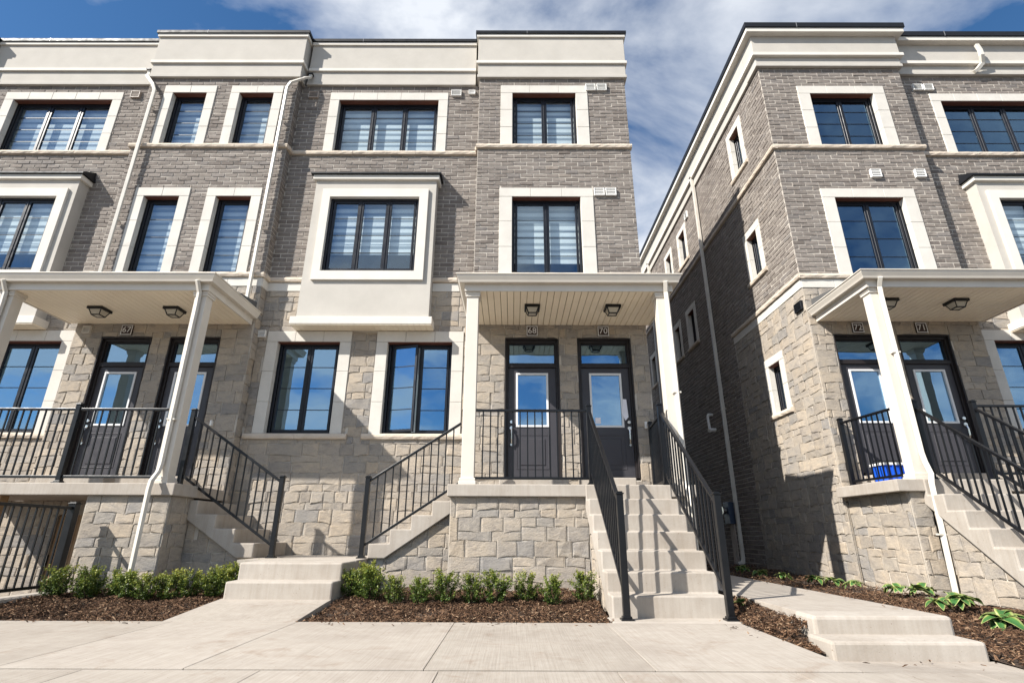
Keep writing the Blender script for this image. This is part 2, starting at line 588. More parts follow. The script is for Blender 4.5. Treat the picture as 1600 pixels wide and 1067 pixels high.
class Frame:
    """a wall plane: (a along, z up, o outwards) -> world"""

    def __init__(self, kind, plane):
        self.k = kind
        self.p = plane
        self.rot = {'front': 0.0, 'left': -math.pi / 2, 'right': math.pi / 2}[kind]

    def pt(self, a, z, o):
        if self.k == 'front': return (a, self.p - o, z)
        if self.k == 'left': return (self.p - o, a, z)
        return (self.p + o, a, z)

    def box(self, mb, a0, a1, z0, z1, o0, o1):
        p = self.pt(a0, z0, o0); q = self.pt(a1, z1, o1)
        mb.box(min(p[0], q[0]), max(p[0], q[0]), min(p[1], q[1]), max(p[1], q[1]), z0, z1)

    def quad(self, mb, a0, a1, z0, z1, o):
        mb.face([self.pt(a0, z0, o), self.pt(a1, z0, o), self.pt(a1, z1, o), self.pt(a0, z1, o)])

    def npts(self, arr):
        """(n,3) array of local (x along, y inward, z up) -> world, same as object rotation"""
        c, s = math.cos(self.rot), math.sin(self.rot)
        out = np.empty_like(arr)
        out[:, 0] = arr[:, 0] * c - arr[:, 1] * s
        out[:, 1] = arr[:, 0] * s + arr[:, 1] * c
        out[:, 2] = arr[:, 2]
        return out


def rect_minus(rects, hole):
    out = []
    h0, h1, g0, g1 = hole
    for (a0, a1, z0, z1) in rects:
        if h1 <= a0 or h0 >= a1 or g1 <= z0 or g0 >= z1:
            out.append((a0, a1, z0, z1)); continue
        if h0 > a0: out.append((a0, h0, z0, z1))
        if h1 < a1: out.append((h1, a1, z0, z1))
        m0, m1 = max(a0, h0), min(a1, h1)
        if g0 > z0: out.append((m0, m1, z0, g0))
        if g1 < z1: out.append((m0, m1, g1, z1))
    return out


# ---- brick and stone prototypes (unit width and height, real depth)
def brick_variant(rs):
    f = rs.uniform(-0.004, 0.004, 4)
    v = []
    for (x, z) in ((-.5, -.5), (.5, -.5), (.5, .5), (-.5, .5)):
        v.append((x, 0.05, z))
    for i, (x, z) in enumerate(((-.5, -.5), (.5, -.5), (.5, .5), (-.5, .5))):
        v.append((x + rs.uniform(-.006, .006), 0.006, z + rs.uniform(-.03, .03)))
    for i, (x, z) in enumerate(((-.482, -.42), (.482, -.42), (.482, .42), (-.482, .42))):
        v.append((x + rs.uniform(-.01, .01), -0.002 + f[i], z + rs.uniform(-.05, .05)))
    fc = []
    for i in range(4):
        j = (i + 1) % 4
        fc.append((i, j, 4 + j, 4 + i))
        fc.append((4 + i, 4 + j, 8 + j, 8 + i))
    fc.append((8, 9, 10, 11))
    return np.array(v), fc


def stone_variant(rs, nx=5, nz=4):
    v = []
    xs = np.linspace(-.5, .5, nx); zs = np.linspace(-.5, .5, nz)
    tx, tz = rs.uniform(-.003, .003), rs.uniform(-.003, .004)
    for j, z in enumerate(zs):
        for i, x in enumerate(xs):
            edge = i in (0, nx - 1) or j in (0, nz - 1)
            y = (rs.uniform(.003, .008) if rs.random() < .12 else rs.uniform(-.002, .001)) if edge else -0.004 - rs.uniform(-.002, .002) + (rs.uniform(-.007, .005) if rs.random() < .2 else 0)
            y += tx * x * 2 + tz * z * 2
            dx = rs.uniform(-.02, .02) if 0 < i < nx - 1 else rs.uniform(-.003, .003)
            dz = rs.uniform(-.03, .03) if 0 < j < nz - 1 else rs.uniform(-.005, .005)
            # pull the inner ring out towards the arris so the face is a cushion, not a pyramid
            if 0 < i < nx - 1 and i in (1, nx - 2): x += -0.17 if i == 1 else 0.17
            if 0 < j < nz - 1: z += -0.11 if j == 1 else 0.11
            v.append((x + dx, y, z + dz))
    fc = []
    for j in range(nz - 1):
        for i in range(nx - 1):
            a = j * nx + i
            fc.append((a, a + 1, a + nx + 1, a + nx))
    ring = [i for i in range(nx)] + [j * nx + nx - 1 for j in range(1, nz)] + [(nz - 1) * nx + i for i in range(nx - 2, -1, -1)] + [j * nx for j in range(nz - 2, 0, -1)]
    b = len(v)
    n = len(ring)
    for r in ring:
        v.append(v[r])
    for r in ring:
        v.append((v[r][0], 0.05, v[r][2]))
    for k in range(n):
        fc.append((b + (k + 1) % n, b + k, b + n + k, b + n + (k + 1) % n))
    return np.array(v), fc


_rs = np.random.default_rng(5)
VAR = {'brick': [brick_variant(_rs) for _ in range(12)], 'stone': [stone_variant(_rs) for _ in range(22)]}
VMESH = {}
for kind_ in VAR:
    VMESH[kind_] = []
    for (v_, f_) in VAR[kind_]:
        me_ = bpy.data.meshes.new(kind_)
        me_.from_pydata([tuple(p) for p in v_], [], f_)
        me_.materials.append(MAT[kind_])
        me_.update()
        VMESH[kind_].append(me_)

CAMP = Vector((0, 0, CAM_H))


class Masonry:
    """lays bricks and stones for one thing, then makes the 300 that show largest into parts and joins the rest"""

    def __init__(self, root):
        self.root = root
        self.p = {'brick': [], 'stone': []}
        self.back = {}

    def backing(self, fr, rect, holes, o=-0.005):
        for r in self._cells(rect, holes):
            fr.quad(self.back.setdefault((fr.k, fr.p, rect), MB()), *r, o)

    @staticmethod
    def _cells(rect, holes):
        rects = [rect]
        for h in holes:
            rects = rect_minus(rects, h)
        return rects

    def bricks(self, fr, rect, holes, cut=None, bw=0.25, bh=0.0917, joint=0.0118, phase=0.0):
        a0, a1, z0, z1 = rect
        cut = cut if cut is not None else holes
        self.backing(fr, rect, holes)
        zz = math.floor(z0 / bh) * bh
        row = int(round(zz / bh))
        while zz < z1 - 0.005:
            b0, b1 = max(zz, z0), min(zz + bh, z1)
            if b1 - b0 > 0.02:
                x = math.floor((a0 - phase) / bw) * bw + phase + (bw / 2 if row % 2 else 0) - bw
                while x < a1:
                    r0, r1 = max(x, a0), min(x + bw, a1)
                    if r1 - r0 > 0.02:
                        for q in self._cells((r0, r1, b0, b1), cut):
                            if q[1] - q[0] > 0.03 and q[3] - q[2] > 0.025:
                                self.p['brick'].append((fr, (q[0] + q[1]) / 2, (q[2] + q[3]) / 2, q[1] - q[0] - joint, q[3] - q[2] - joint))
                    x += bw
            zz += bh
            row += 1

    def stones(self, fr, rect, holes, cut=None, joint=0.014, seed=0, big=0.285, holes_back=True):
        rs = random.Random(seed)
        a0, a1, z0, z1 = rect
        cut = cut if cut is not None else holes
        self.backing(fr, rect, holes, -0.009)
        z = z0
        raw = []
        while z < z1 - 0.02:
            hb = big * rs.choice((0.66, 1.0, 1.0, 1.0))
            if z + hb > z1 - 0.09: hb = z1 - z
            x = a0 - rs.uniform(0, 0.3)
            while x < a1:
                W = rs.uniform(0.55, 1.0)
                t = rs.random()
                if hb < 0.24:
                    tiers = [hb]
                elif t < 0.15:
                    tiers = [hb]; W = rs.uniform(0.24, 0.40)
                elif t < 0.62:
                    tiers = [hb * 0.40, hb * 0.60]
                else:
                    tiers = [hb * 0.61, hb * 0.39]
                zz = z
                for th in tiers:
                    if len(tiers) == 1 and hb >= 0.24:
                        cuts = [0, W]
                    else:
                        n = max(1, int(round(W / rs.uniform(0.22, 0.42))))
                        cuts = [0] + sorted(W * (i + rs.uniform(-.22, .22)) / n for i in range(1, n)) + [W]
                    for i in range(len(cuts) - 1):
                        raw.append((x + cuts[i], x + cuts[i + 1], zz, zz + th))
                    zz += th
                x += W
            z += hb
        for (r0, r1, b0, b1) in raw:
            r0, r1 = max(r0, a0), min(r1, a1)
            if r1 - r0 < 0.03: continue
            for q in self._cells((r0, r1, b0, b1), cut):
                if q[1] - q[0] > 0.045 and q[3] - q[2] > 0.035:
                    self.p['stone'].append((fr, (q[0] + q[1]) / 2, (q[2] + q[3]) / 2, q[1] - q[0] - joint, q[3] - q[2] - joint))

    def finish(self, limit=300):
        root = self.root
        off = world_loc(root)
        for mb_ in self.back.values():
            mb_.build('mortar_bed', 'mortar', root)
        for kind in ('brick', 'stone'):
            P = self.p[kind]
            if not P: continue
            # sizes in the photograph
            sc = []
            for (fr, a, z, w, h) in P:
                q = Vector(fr.pt(a, z, 0)) - CAMP
                c = Vector((q.dot(RT), q.dot(UP), q.dot(FWD)))
                if c.z < 0.3:
                    sc.append(0); continue
                u = 800 + 829 * c.x / c.z; v = 533.5 - 829 * c.y / c.z
                inside = -10 < u < 1610 and -10 < v < 1077
                nrm = Vector(fr.pt(a, z, 1)) - Vector(fr.pt(a, z, 0))
                facing = max(0.0, -nrm.dot(q.normalized()))
                sc.append(w * h * facing / (c.z * c.z) if inside else 0)
            order = sorted(range(len(P)), key=lambda i: -sc[i])
            V, F, R = [], [], []
            nb = 0
            rs = random.Random(3)
            for rank, i in enumerate(order):
                fr, a, z, w, h = P[i]
                k = rs.randrange(len(VAR[kind]))
                flip = rs.choice((1, -1))
                out = rs.uniform(-0.002, 0.004) if kind == 'brick' else rs.uniform(-0.003, 0.006)
                wp = fr.pt(a, z, out)
                if rank < limit and sc[i] > 0:
                    o = bpy.data.objects.new(kind, VMESH[kind][k])
                    COL.objects.link(o)
                    o.parent = root
                    o.location = (wp[0] - off.x, wp[1] - off.y, wp[2] - off.z)
                    o.rotation_euler = (0, 0, fr.rot)
                    o.scale = (w * flip, 1, h)
                else:
                    if sc[i] == 0 and kind == 'stone' and rank > limit + 4000: continue
                    vv, ff = VAR[kind][k]
                    arr = vv * np.array([w * flip, 1, h])
                    arr = fr.npts(arr) + np.array(wp)
                    V.append(arr)
                    F += [tuple(x + nb for x in q) for q in ff]
                    R += [rs.random()] * len(arr)
                    nb += len(arr)
            if V:
                mb = MB()
                mb.v = [tuple(x) for x in np.concatenate(V)]
                mb.f = F
                mb.rnd = R
                o = mb.build(kind + '_masonry', kind, root)
                o['kind'] = 'stuff'


# ---- windows
def window(root, fr, op, n_sash, trim=0.195, sides=None, blind=None, glass='glass_clear', sill=None, grille=3, seed=0, depth=0.11,
           lintel=True, open_sash=None, sill_mat='rock_sill', trim_name='surround_stone'):
    """op = opening (a0,a1,z0,z1); returns the trim's outer rectangle"""
    a0, a1, z0, z1 = op
    tl, tr_ = (trim, trim) if sides is None else sides
    T = 0.018
    w = MB()
    fo0, fo1 = -depth - 0.07, -depth
    fw = 0.045
    # outer frame
    fr.box(w, a0, a0 + fw, z0, z1, fo0, fo1)
    fr.box(w, a1 - fw, a1, z0, z1, fo0, fo1)
    fr.box(w, a0 + fw, a1 - fw, z1 - fw, z1, fo0, fo1 - 0.001)
    fr.box(w, a0 + fw, a1 - fw, z0, z0 + fw, fo0, fo1 - 0.001)
    ia0, ia1 = a0 + fw, a1 - fw
    sw = (ia1 - ia0) / n_sash
    for i in range(1, n_sash):
        c = ia0 + sw * i
        fr.box(w, c - 0.012, c + 0.012, z0 + fw, z1 - fw, fo0, fo1 - 0.002)
    wo = w.build('window', 'window_black', root, bevel=0.004, seg=1)
    for i in range(n_sash):
        b0, b1 = ia0 + sw * i + 0.013, ia0 + sw * (i + 1) - 0.013
        y0, y1 = z0 + fw + 0.003, z1 - fw - 0.003
        s = MB()
        sf = 0.042
        so0, so1 = fo0 + 0.012, fo1 - 0.012
        pts = []
        fr.box(s, b0, b0 + sf, y0, y1, so0, so1)
        fr.box(s, b1 - sf, b1, y0, y1, so0, so1)
        fr.box(s, b0 + sf, b1 - sf, y1 - sf, y1, so0, so1 - 0.001)
        fr.box(s, b0 + sf, b1 - sf, y0, y0 + sf, so0, so1 - 0.001)
        p = MB()
        fr.box(p, b0 + sf - 0.004, b1 - sf + 0.004, y0 + sf - 0.004, y1 - sf + 0.004, so0 + 0.022, so0 + 0.027)
        bars = []
        for g in range(1, grille + 1):
            zz = y0 + (y1 - y0) * g / (grille + 1)
            q = MB()
            fr.box(q, b0 + sf, b1 - sf, zz - 0.006, zz + 0.006, so0 + 0.0285, so0 + 0.034)
            bars.append(q)
        objs = [s.build('sash', 'window_black', wo, bevel=0.003, seg=1), p.build('pane', glass, wo)] + [q.build('grille_bar', 'window_black', wo) for q in bars]
        if open_sash is not None and open_sash[0] == i:
            # swung outwards about its right hand jamb
            ang = open_sash[1]
            hinge = Vector(fr.pt(b0, 0, so1))
            off = world_loc(wo)
            M = Matrix.Translation(hinge - off) @ Matrix.Rotation(ang, 4, 'Z') @ Matrix.Translation(-(hinge - off))
            for ob in objs:
                ob.data.transform(M)
            jl = MB(); fr.box(jl, b1 - .075, b1 + .004, y0, y1, fo0 - .01, fo0 + .012); jl.build('jamb_liner', 'white_plastic', wo)
    # room side: blind or dark room
    if blind is not None:
        bl = MB()
        fr.box(bl, a0 + 0.03, a1 - 0.03, z0 + (z1 - z0) * blind, z1 - 0.02, fo0 - 0.075, fo0 - 0.07)
        bl.build('blind', 'blind', wo)
    # cast stone surround
    rs = random.Random(seed)
    if trim:
        rects = []
        H = z1 - z0
        nj = 2 if H < 1.0 else 3
        tt = trim
        for (x0, x1) in ((a0 - tl, a0), (a1, a1 + tr_)):
            if x1 - x0 < 0.02: continue
            for j in range(nj):
                rects.append((x0, x1, z0 + H * j / nj, z0 + H * (j + 1) / nj))
        W = a1 - a0 + tl + tr_
        nt = max(2, int(round(W / 0.55)))
        for j in range(nt):
            rects.append((a0 - tl + W * j / nt, a0 - tl + W * (j + 1) / nt, z1, z1 + tt))
        for (x0, x1, y0, y1) in rects:
            t = MB()
            fr.box(t, x0 + 0.002, x1 - 0.002, y0 + 0.002, y1 - 0.002, fo1 + 0.01, T + rs.uniform(-.001, .001))
            t.build(trim_name, 'limestone', wo, bevel=0.004, seg=1)
    if lintel:
        t = MB()
        fr.box(t, a0 + 0.004, a1 - 0.004, z1 - 0.012, z1 + 0.0015, fo1 + 0.004, T - 0.014)
        t.build('lintel', 'lintel_red', wo)
    if sill:
        rough_sill(wo, fr, sill[0], sill[1], z0 - 0.10, z0, 0.055, seed, inner=fo1 + 0.012, mat=sill_mat)
    return (a0 - tl, a1 + tr_, z0, z1 + trim)


def rough_sill(parent, fr, a0, a1, z0, z1, out, seed=0, inner=-0.05, mat='rock_sill', name='sill_stone', lens=1.1):
    """rock faced sill course in lengths with a chipped front"""
    rs = random.Random(seed + 17)
    n = max(1, int(round((a1 - a0) / lens)))
    for k in range(n):
        b0, b1 = a0 + (a1 - a0) * k / n + 0.0015, a0 + (a1 - a0) * (k + 1) / n - 0.0015
        m_ = max(2, int((b1 - b0) / 0.085))
        mb = MB()
        rows = [(z0, 0.0), (z0 + 0.012, out - .012), (z0 + (z1 - z0) * .5, out), (z1 - 0.014, out - .006), (z1, out - 0.022)]
        base = len(mb.v)
        for i in range(m_ + 1):
            a = b0 + (b1 - b0) * i / m_
            for j, (zz, o) in enumerate(rows):
                jit = 0 if j == 0 else rs.uniform(-.004, .004)
                mb.v.append(fr.pt(a, zz + (rs.uniform(-.003, .003) if 0 < j < 4 else 0), (inner if j == 0 else o + jit)))
            mb.v.append(fr.pt(a, z1, inner))
        R = len(rows) + 1
        for i in range(m_):
            for j in range(R):
                q = base + i * R
                mb.f.append((q + j, q + (j + 1) % R, q + R + (j + 1) % R, q + R + j))
        mb.f.append(tuple(base + j for j in reversed(range(R))))
        mb.f.append(tuple(base + m_ * R + j for j in range(R)))
        mb.build(name, mat, parent)


def frieze(root, runs, P, z_off, prof, capz, name='parapet'):
    pass


P0, P1 = 8.60, 8.81            # front planes: projecting bays and the walls set back between them

# ------------------------------------------------------------------ the ground
def structure(name, mb, mat, bevel=0.0):
    o = mb.build(name, mat, bevel=bevel)
    o['kind'] = 'structure'
    return o


g_ = MB(); g_.face([(-400, -400, -0.16), (400, -400, -0.16), (400, 500, -0.16), (-400, 500, -0.16)])
ground = structure('ground', g_, 'soil')
g_ = MB(); g_.box(-60, 60, -9, 2.35, -0.155, -0.13)
road = structure('road', g_, 'asphalt')


def slab(parent, x0, x1, y0, y1, z0, z1, mat='paving', name='paving_slab', bevel=0.003, zback=None):
    mb = MB()
    zb = z1 if zback is None else zback
    mb.v = [(x0, y0, z0), (x1, y0, z0), (x1, y1, z0), (x0, y1, z0), (x0, y0, z1), (x1, y0, z1), (x1, y1, zb), (x0, y1, zb)]
    mb.f = [(0, 3, 2, 1), (4, 5, 6, 7), (0, 1, 5, 4), (1, 2, 6, 5), (2, 3, 7, 6), (3, 0, 4, 7)]
    return mb.build(name, mat, parent, bevel=bevel)


def build_ground():
    sw = empty('sidewalk', (0, 4.4, -0.1), kind='structure')
    g = 0.004
    xs = [-13.0, -11.6, -10.2, -8.8, -7.4, -6.0, -4.55, -3.05, -1.93, -0.52, 0.84, 2.05]
    for i in range(len(xs) - 1):
        slab(sw, xs[i] + g / 2, xs[i + 1] - g / 2, 3.575, 5.33, -0.14, 0.0)
    # apron in front of the path steps on the right, falling away a little
    ap = MB()
    top = [(2.054, 3.575, -0.004), (4.6, 3.575, -0.085), (4.6, 3.88, -0.085), (3.36, 3.9, -0.078), (3.34, 4.22, -0.074), (2.21, 4.22, -0.074), (2.16, 4.32, -0.045), (2.054, 4.55, -0.004)]
    nn = len(top)
    ap.v = top + [(x, y, -0.15) for x, y, z in top]
    ap.f = [tuple(range(nn))] + [(i, i + nn, (i + 1) % nn + nn, (i + 1) % nn) for i in range(nn)]
    ap.build('paving_slab', 'paving', sw)
    xs = [-9 + 1.04 * i + 0.25 for i in range(18)]
    for i in range(len(xs) - 1):
        slab(sw, xs[i] + g / 2, xs[i + 1] - g / 2, 2.36, 3.56, -0.14, -0.006)
    # walkway to the landing
    wk = empty('walkway', (-2.55, 5.8, 0), kind='structure')
    slab(wk, -3.15, -1.95, 5.338, 6.06, -0.14, 0.0, zback=0.06)
    slab(wk, -3.15, -1.95, 6.066, 6.35, -0.14, 0.061, zback=0.08)
    # landing with two broad steps
    ld = empty('entry_landing', (-2.5, 7.2, 0), 'pale concrete landing with two broad front steps between the facing stair flights', 'steps')
    MB().box(-3.12, -1.95, 6.30, 6.62, -0.12, 0.25).build('step', 'concrete', ld, bevel=0.018)
    MB().box(-3.14, -1.955, 6.60, 7.17, -0.12, 0.428).build('step', 'concrete', ld, bevel=0.018)
    MB().box(-3.45, -1.958, 7.172, 7.86, -0.12, 0.43).build('landing_slab', 'concrete', ld)
    MB().box(-3.7, -1.4, 7.862, P1 - .01, -0.12, 0.43).build('landing_slab', 'concrete', ld)
    # path up the gap between the two blocks
    pt = empty('side_path', (2.8, 6, 0), kind='structure')
    y = 4.80
    for k in range(9):
        slab(pt, 2.31, 3.34, y, y + 1.44, -0.14, 0.166)
        y += 1.446
    st = empty('path_steps', (2.8, 4.4, 0), 'two shallow concrete steps at the foot of the side path', 'steps')
    MB().box(2.23, 3.31, 4.205, 4.54, -0.14, 0.047).build('step', 'concrete', st, bevel=0.02)
    MB().box(2.28, 3.335, 4.50, 4.795, -0.14, 0.17).build('step', 'concrete', st, bevel=0.025)
    # foot slabs
    slab(sw, 0.90, 2.13, 5.335, 5.66, -0.14, 0.004, mat='concrete', name='foot_slab', bevel=0.012)
    # low kerb beside the area railing
    kb = MB()
    kb.box(-5.68, -5.42, 5.36, 7.12, -0.15, 0.075)
    tag(kb.build('area_kerb', 'concrete', base=(-5.55, 6.2, -0.1), bevel=0.012), 'low concrete kerb wall under the leftmost black railing', 'kerb')
    # planting beds (soil under the mulch)
    beds = [(-5.42, -3.16, 5.34, 7.3, -0.06, 0.06), (-1.94, 0.94, 5.34, 7.3, -0.05, 0.08), (3.34, 5.3, 3.89, 14.0, -0.07, 0.14)]
    bed = MB()
    for (x0, x1, y0, y1, z0, z1) in beds:
        bed.face([(x0, y0, z0), (x1, y0, z0), (x1, y1, z1), (x0, y1, z1)])
    bed.face([(2.05, 4.3, -0.06), (2.31, 4.3, -0.04), (2.31, 5.34, 0.13), (2.05, 5.34, -0.03)])
    bed.face([(2.05, 5.34, -0.03), (2.31, 5.34, 0.13), (2.31, 9.0, 0.13), (2.05, 9.0, 0.1)])
    structure('planting_bed', bed, 'soil')
    # mulch chips
    rs = np.random.default_rng(2)
    V, F, R = [], [], []

    def chips(n, x0, x1, y0, y1, zf, keep=None):
        for _ in range(n):
            x, y_ = rs.uniform(x0, x1), rs.uniform(y0, y1)
            if keep and not keep(x, y_): continue
            z = zf(x, y_) + rs.uniform(-0.004, 0.03) + 0.022 * math.sin(x * 7 + 1.3) * math.sin(y_ * 5.1)
            l, w, h = rs.uniform(.018, .06), rs.uniform(.005, .014), rs.uniform(.003, .008)
            a, t, r2 = rs.uniform(0, 6.28), rs.normal(0, .35), rs.uniform(-.6, .6)
            c, s = math.cos(a), math.sin(a)
            d = np.array([c * math.cos(t), s * math.cos(t), math.sin(t)])
            sd = np.array([-s * math.cos(r2), c * math.cos(r2), math.sin(r2)])
            u = np.cross(d, sd)
            b = len(V)
            o = np.array([x, y_, z])
            for (i, j, k) in ((-1, -1, 0), (1, -.6, 0), (1, .7, 0), (-1, 1, 0), (0, 0, 1)):
                V.append(tuple(o + d * i * l / 2 + sd * j * w / 2 + u * k * h))
            F.extend([(b, b + 1, b + 4), (b + 1, b + 2, b + 4), (b + 2, b + 3, b + 4), (b + 3, b, b + 4)])
            R.extend([rs.random()] * 5)

    def plane(y0, z0, y1, z1):
        return lambda x, y_: z0 + (z1 - z0) * (y_ - y0) / (y1 - y0)
    chips(15000, -5.42, -3.16, 5.35, 7.2, plane(5.34, -.05, 7.3, .07))
    chips(19000, -1.93, 0.93, 5.35, 7.2, plane(5.34, -.045, 7.3, .09))
    chips(14000, 3.34, 5.12, 3.93, 7.2, plane(3.9, -.05, 9, .10))
    chips(7000, 3.34, 5.12, 7.2, 12.5, plane(3.9, -.05, 14, .16))
    chips(4200, 2.06, 2.30, 4.28, 6.6, lambda x, y_: min(0.0, -0.055 + 0.06 * (y_ - 4.28)) + (x - 2.06) * (.12 if y_ < 4.56 else .50), lambda x, y_: x < 2.2 or y_ > 4.6)
    chips(50, -5.3, -3.2, 5.14, 5.335, lambda x, y_: -.006)
    chips(70, -1.9, 0.9, 5.10, 5.335, lambda x, y_: -.006)
    chips(25, 1.75, 2.04, 4.4, 5.2, lambda x, y_: -.006)
    chips(16, 2.3, 3.4, 3.9, 4.19, lambda x, y_: -.082)
    chips(20, 3.2, 3.33, 4.85, 7.5, lambda x, y_: .163)
    mb = MB(); mb.v = V; mb.f = F; mb.rnd = R
    o = mb.build('mulch', 'mulch')
    tag(o, 'brown shredded bark mulch covering the planting beds', 'mulch', kind='stuff')


build_ground()

# ------------------------------------------------------------------ the two townhouse blocks
Z_SILL3, Z_SILL2, Z_BAND, Z_FRZ_L, Z_FRZ_R = 8.02, 5.17, 4.90, 9.70, 10.02


def fmap(x0, x1, f):
    a, b = f(x0), f(x1)
    return (min(a, b), max(a, b))


def rect_f(r, f):
    a, b = fmap(r[0], r[1], f)
    return (a, b, r[2], r[3])


def band_stones(root, fr, a0, a1, z0, z1, seed=0):
    rs = random.Random(seed)
    n = max(1, int(round((a1 - a0) / 0.58)))
    for k in range(n):
        mb = MB()
        fr.box(mb, a0 + (a1 - a0) * k / n + .002, a0 + (a1 - a0) * (k + 1) / n - .002, z0 + .002, z1 - .002, -0.06, 0.012 + rs.uniform(-.001, .001))
        mb.build('band_stone', 'limestone', root, bevel=0.004, seg=1)


def door(root, fr, a0, a1, zb, zt, handle_left):
    f = MB()
    jw = 0.055
    fr.box(f, a0, a0 + jw, zb, zt, -0.16, -0.045)
    fr.box(f, a1 - jw, a1, zb, zt, -0.16, -0.045)
    fr.box(f, a0 + jw, a1 - jw, zt - 0.075, zt, -0.16, -0.046)
    bar0 = zb + 1.835
    fr.box(f, a0 + jw, a1 - jw, bar0, bar0 + 0.07, -0.16, -0.047)
    fr.box(f, a0 + jw, a1 - jw, zb - 0.03, zb + 0.02, -0.16, -0.030)
    # brick-mould returns
    fr.box(f, a0 - 0.001, a0 + 0.022, zb, zt, -0.045, 0.006)
    fr.box(f, a1 - 0.022, a1 + 0.001, zb, zt, -0.045, 0.006)
    fr.box(f, a0 + 0.022, a1 - 0.022, zt - 0.03, zt + 0.001, -0.046, 0.006)
    dr = f.build('door', 'door_frame', root, bevel=0.004, seg=1)
    l0, l1 = a0 + jw + .004, a1 - jw - .004
    lz0, lz1 = zb + 0.024, bar0 - 0.004
    lf = MB()
    c = (l0 + l1) / 2
    gw = 0.545 / 2
    gz0, gz1 = zb + 0.82, zb + 1.745
    # leaf with a rectangular light cut out of it
    fr.box(lf, l0, c - gw + .02, lz0, lz1, -0.12, -0.08)
    fr.box(lf, c + gw - .02, l1, lz0, lz1, -0.12, -0.08)
    fr.box(lf, c - gw + .02, c + gw - .02, lz0, gz0 + .02, -0.12, -0.0801)
    fr.box(lf, c - gw + .02, c + gw - .02, gz1 - .02, lz1, -0.12, -0.0801)
    lf.build('door_leaf', 'door_paint', dr)
    # raised lower panel
    for (p0, p1, q0, q1, o) in ((c - .27, c + .27, zb + .14, zb + .70, -0.074), (c - .235, c + .235, zb + .175, zb + .665, -0.079), (c - .205, c + .205, zb + .205, zb + .635, -0.071)):
        pm = MB()
        if o == -0.074:
            t = .018
            fr.box(pm, p0, p0 + t, q0, q1, -0.09, o); fr.box(pm, p1 - t, p1, q0, q1, -0.09, o)
            fr.box(pm, p0 + t, p1 - t, q0, q0 + t, -0.09, o); fr.box(pm, p0 + t, p1 - t, q1 - t, q1, -0.09, o)
            pm.build('panel_moulding', 'door_paint', dr, bevel=0.005, seg=1)
        elif o == -0.071:
            fr.box(pm, p0, p1, q0, q1, -0.09, o)
            pm.build('raised_panel', 'door_paint', dr, bevel=0.008, seg=1)
    gf = MB()
    t = .034
    fr.box(gf, c - gw, c - gw + t, gz0, gz1, -0.125, -0.066); fr.box(gf, c + gw - t, c + gw, gz0, gz1, -0.125, -0.066)
    fr.box(gf, c - gw + t, c + gw - t, gz0, gz0 + t, -0.125, -0.067); fr.box(gf, c - gw + t, c + gw - t, gz1 - t, gz1, -0.125, -0.067)
    gf.build('light_frame', 'door_white', dr, bevel=0.004, seg=1)
    gp = MB(); fr.box(gp, c - gw + t - .003, c + gw - t + .003, gz0 + t - .003, gz1 - t + .003, -0.103, -0.098)
    gp.build('pane', 'glass_coated', dr)
    tp = MB(); fr.box(tp, a0 + jw - .003, a1 - jw + .003, bar0 + .067, zt - .072, -0.115, -0.110)
    tp.build('transom_pane', 'glass_coated', dr)
    tf = MB()
    x0, x1, y0, y1 = a0 + jw, a1 - jw, bar0 + .07, zt - .075
    fr.box(tf, x0, x0 + .02, y0, y1, -0.13, -0.085); fr.box(tf, x1 - .02, x1, y0, y1, -0.13, -0.085)
    fr.box(tf, x0 + .02, x1 - .02, y0, y0 + .02, -0.13, -0.086); fr.box(tf, x0 + .02, x1 - .02, y1 - .02, y1, -0.13, -0.086)
    tf.build('transom_frame', 'door_frame', dr)
    hx = l0 + 0.055 if handle_left else l1 - 0.055
    hb = MB(); p = fr.pt(hx, zb + .90, -0.058); hb.lathe([(.026, -.022), (.030, -.012), (.030, .0), (.022, .004)], (p[0], p[1], p[2]), 10, 'y')
    hb.build('deadbolt', 'chrome', dr, smooth=False)
    hs = MB()
    q0, q1 = fr.pt(hx, zb + .80, -0.06), fr.pt(hx, zb + .80, -0.02)
    hs.lathe([(.030, -.012), (.034, -.004), (.026, .006)], (q0[0], q0[1] - .01, q0[2]), 10, 'y')
    pts = [fr.pt(hx, zb + .80, -0.07), fr.pt(hx, zb + .775, -0.03), fr.pt(hx, zb + .72, -0.015), fr.pt(hx, zb + .62, -0.02), fr.pt(hx, zb + .56, -0.04), fr.pt(hx, zb + .53, -0.075)]
    hs.tube(pts, 0.013, 7)
    q = fr.pt(hx, zb + .53, -0.06)
    hs.lathe([(.020, -.014), (.022, -.004), (.014, .004)], (q[0], q[1] - .006, q[2]), 10, 'y')
    hs.build('handle', 'chrome', dr, smooth=False)
    return dr


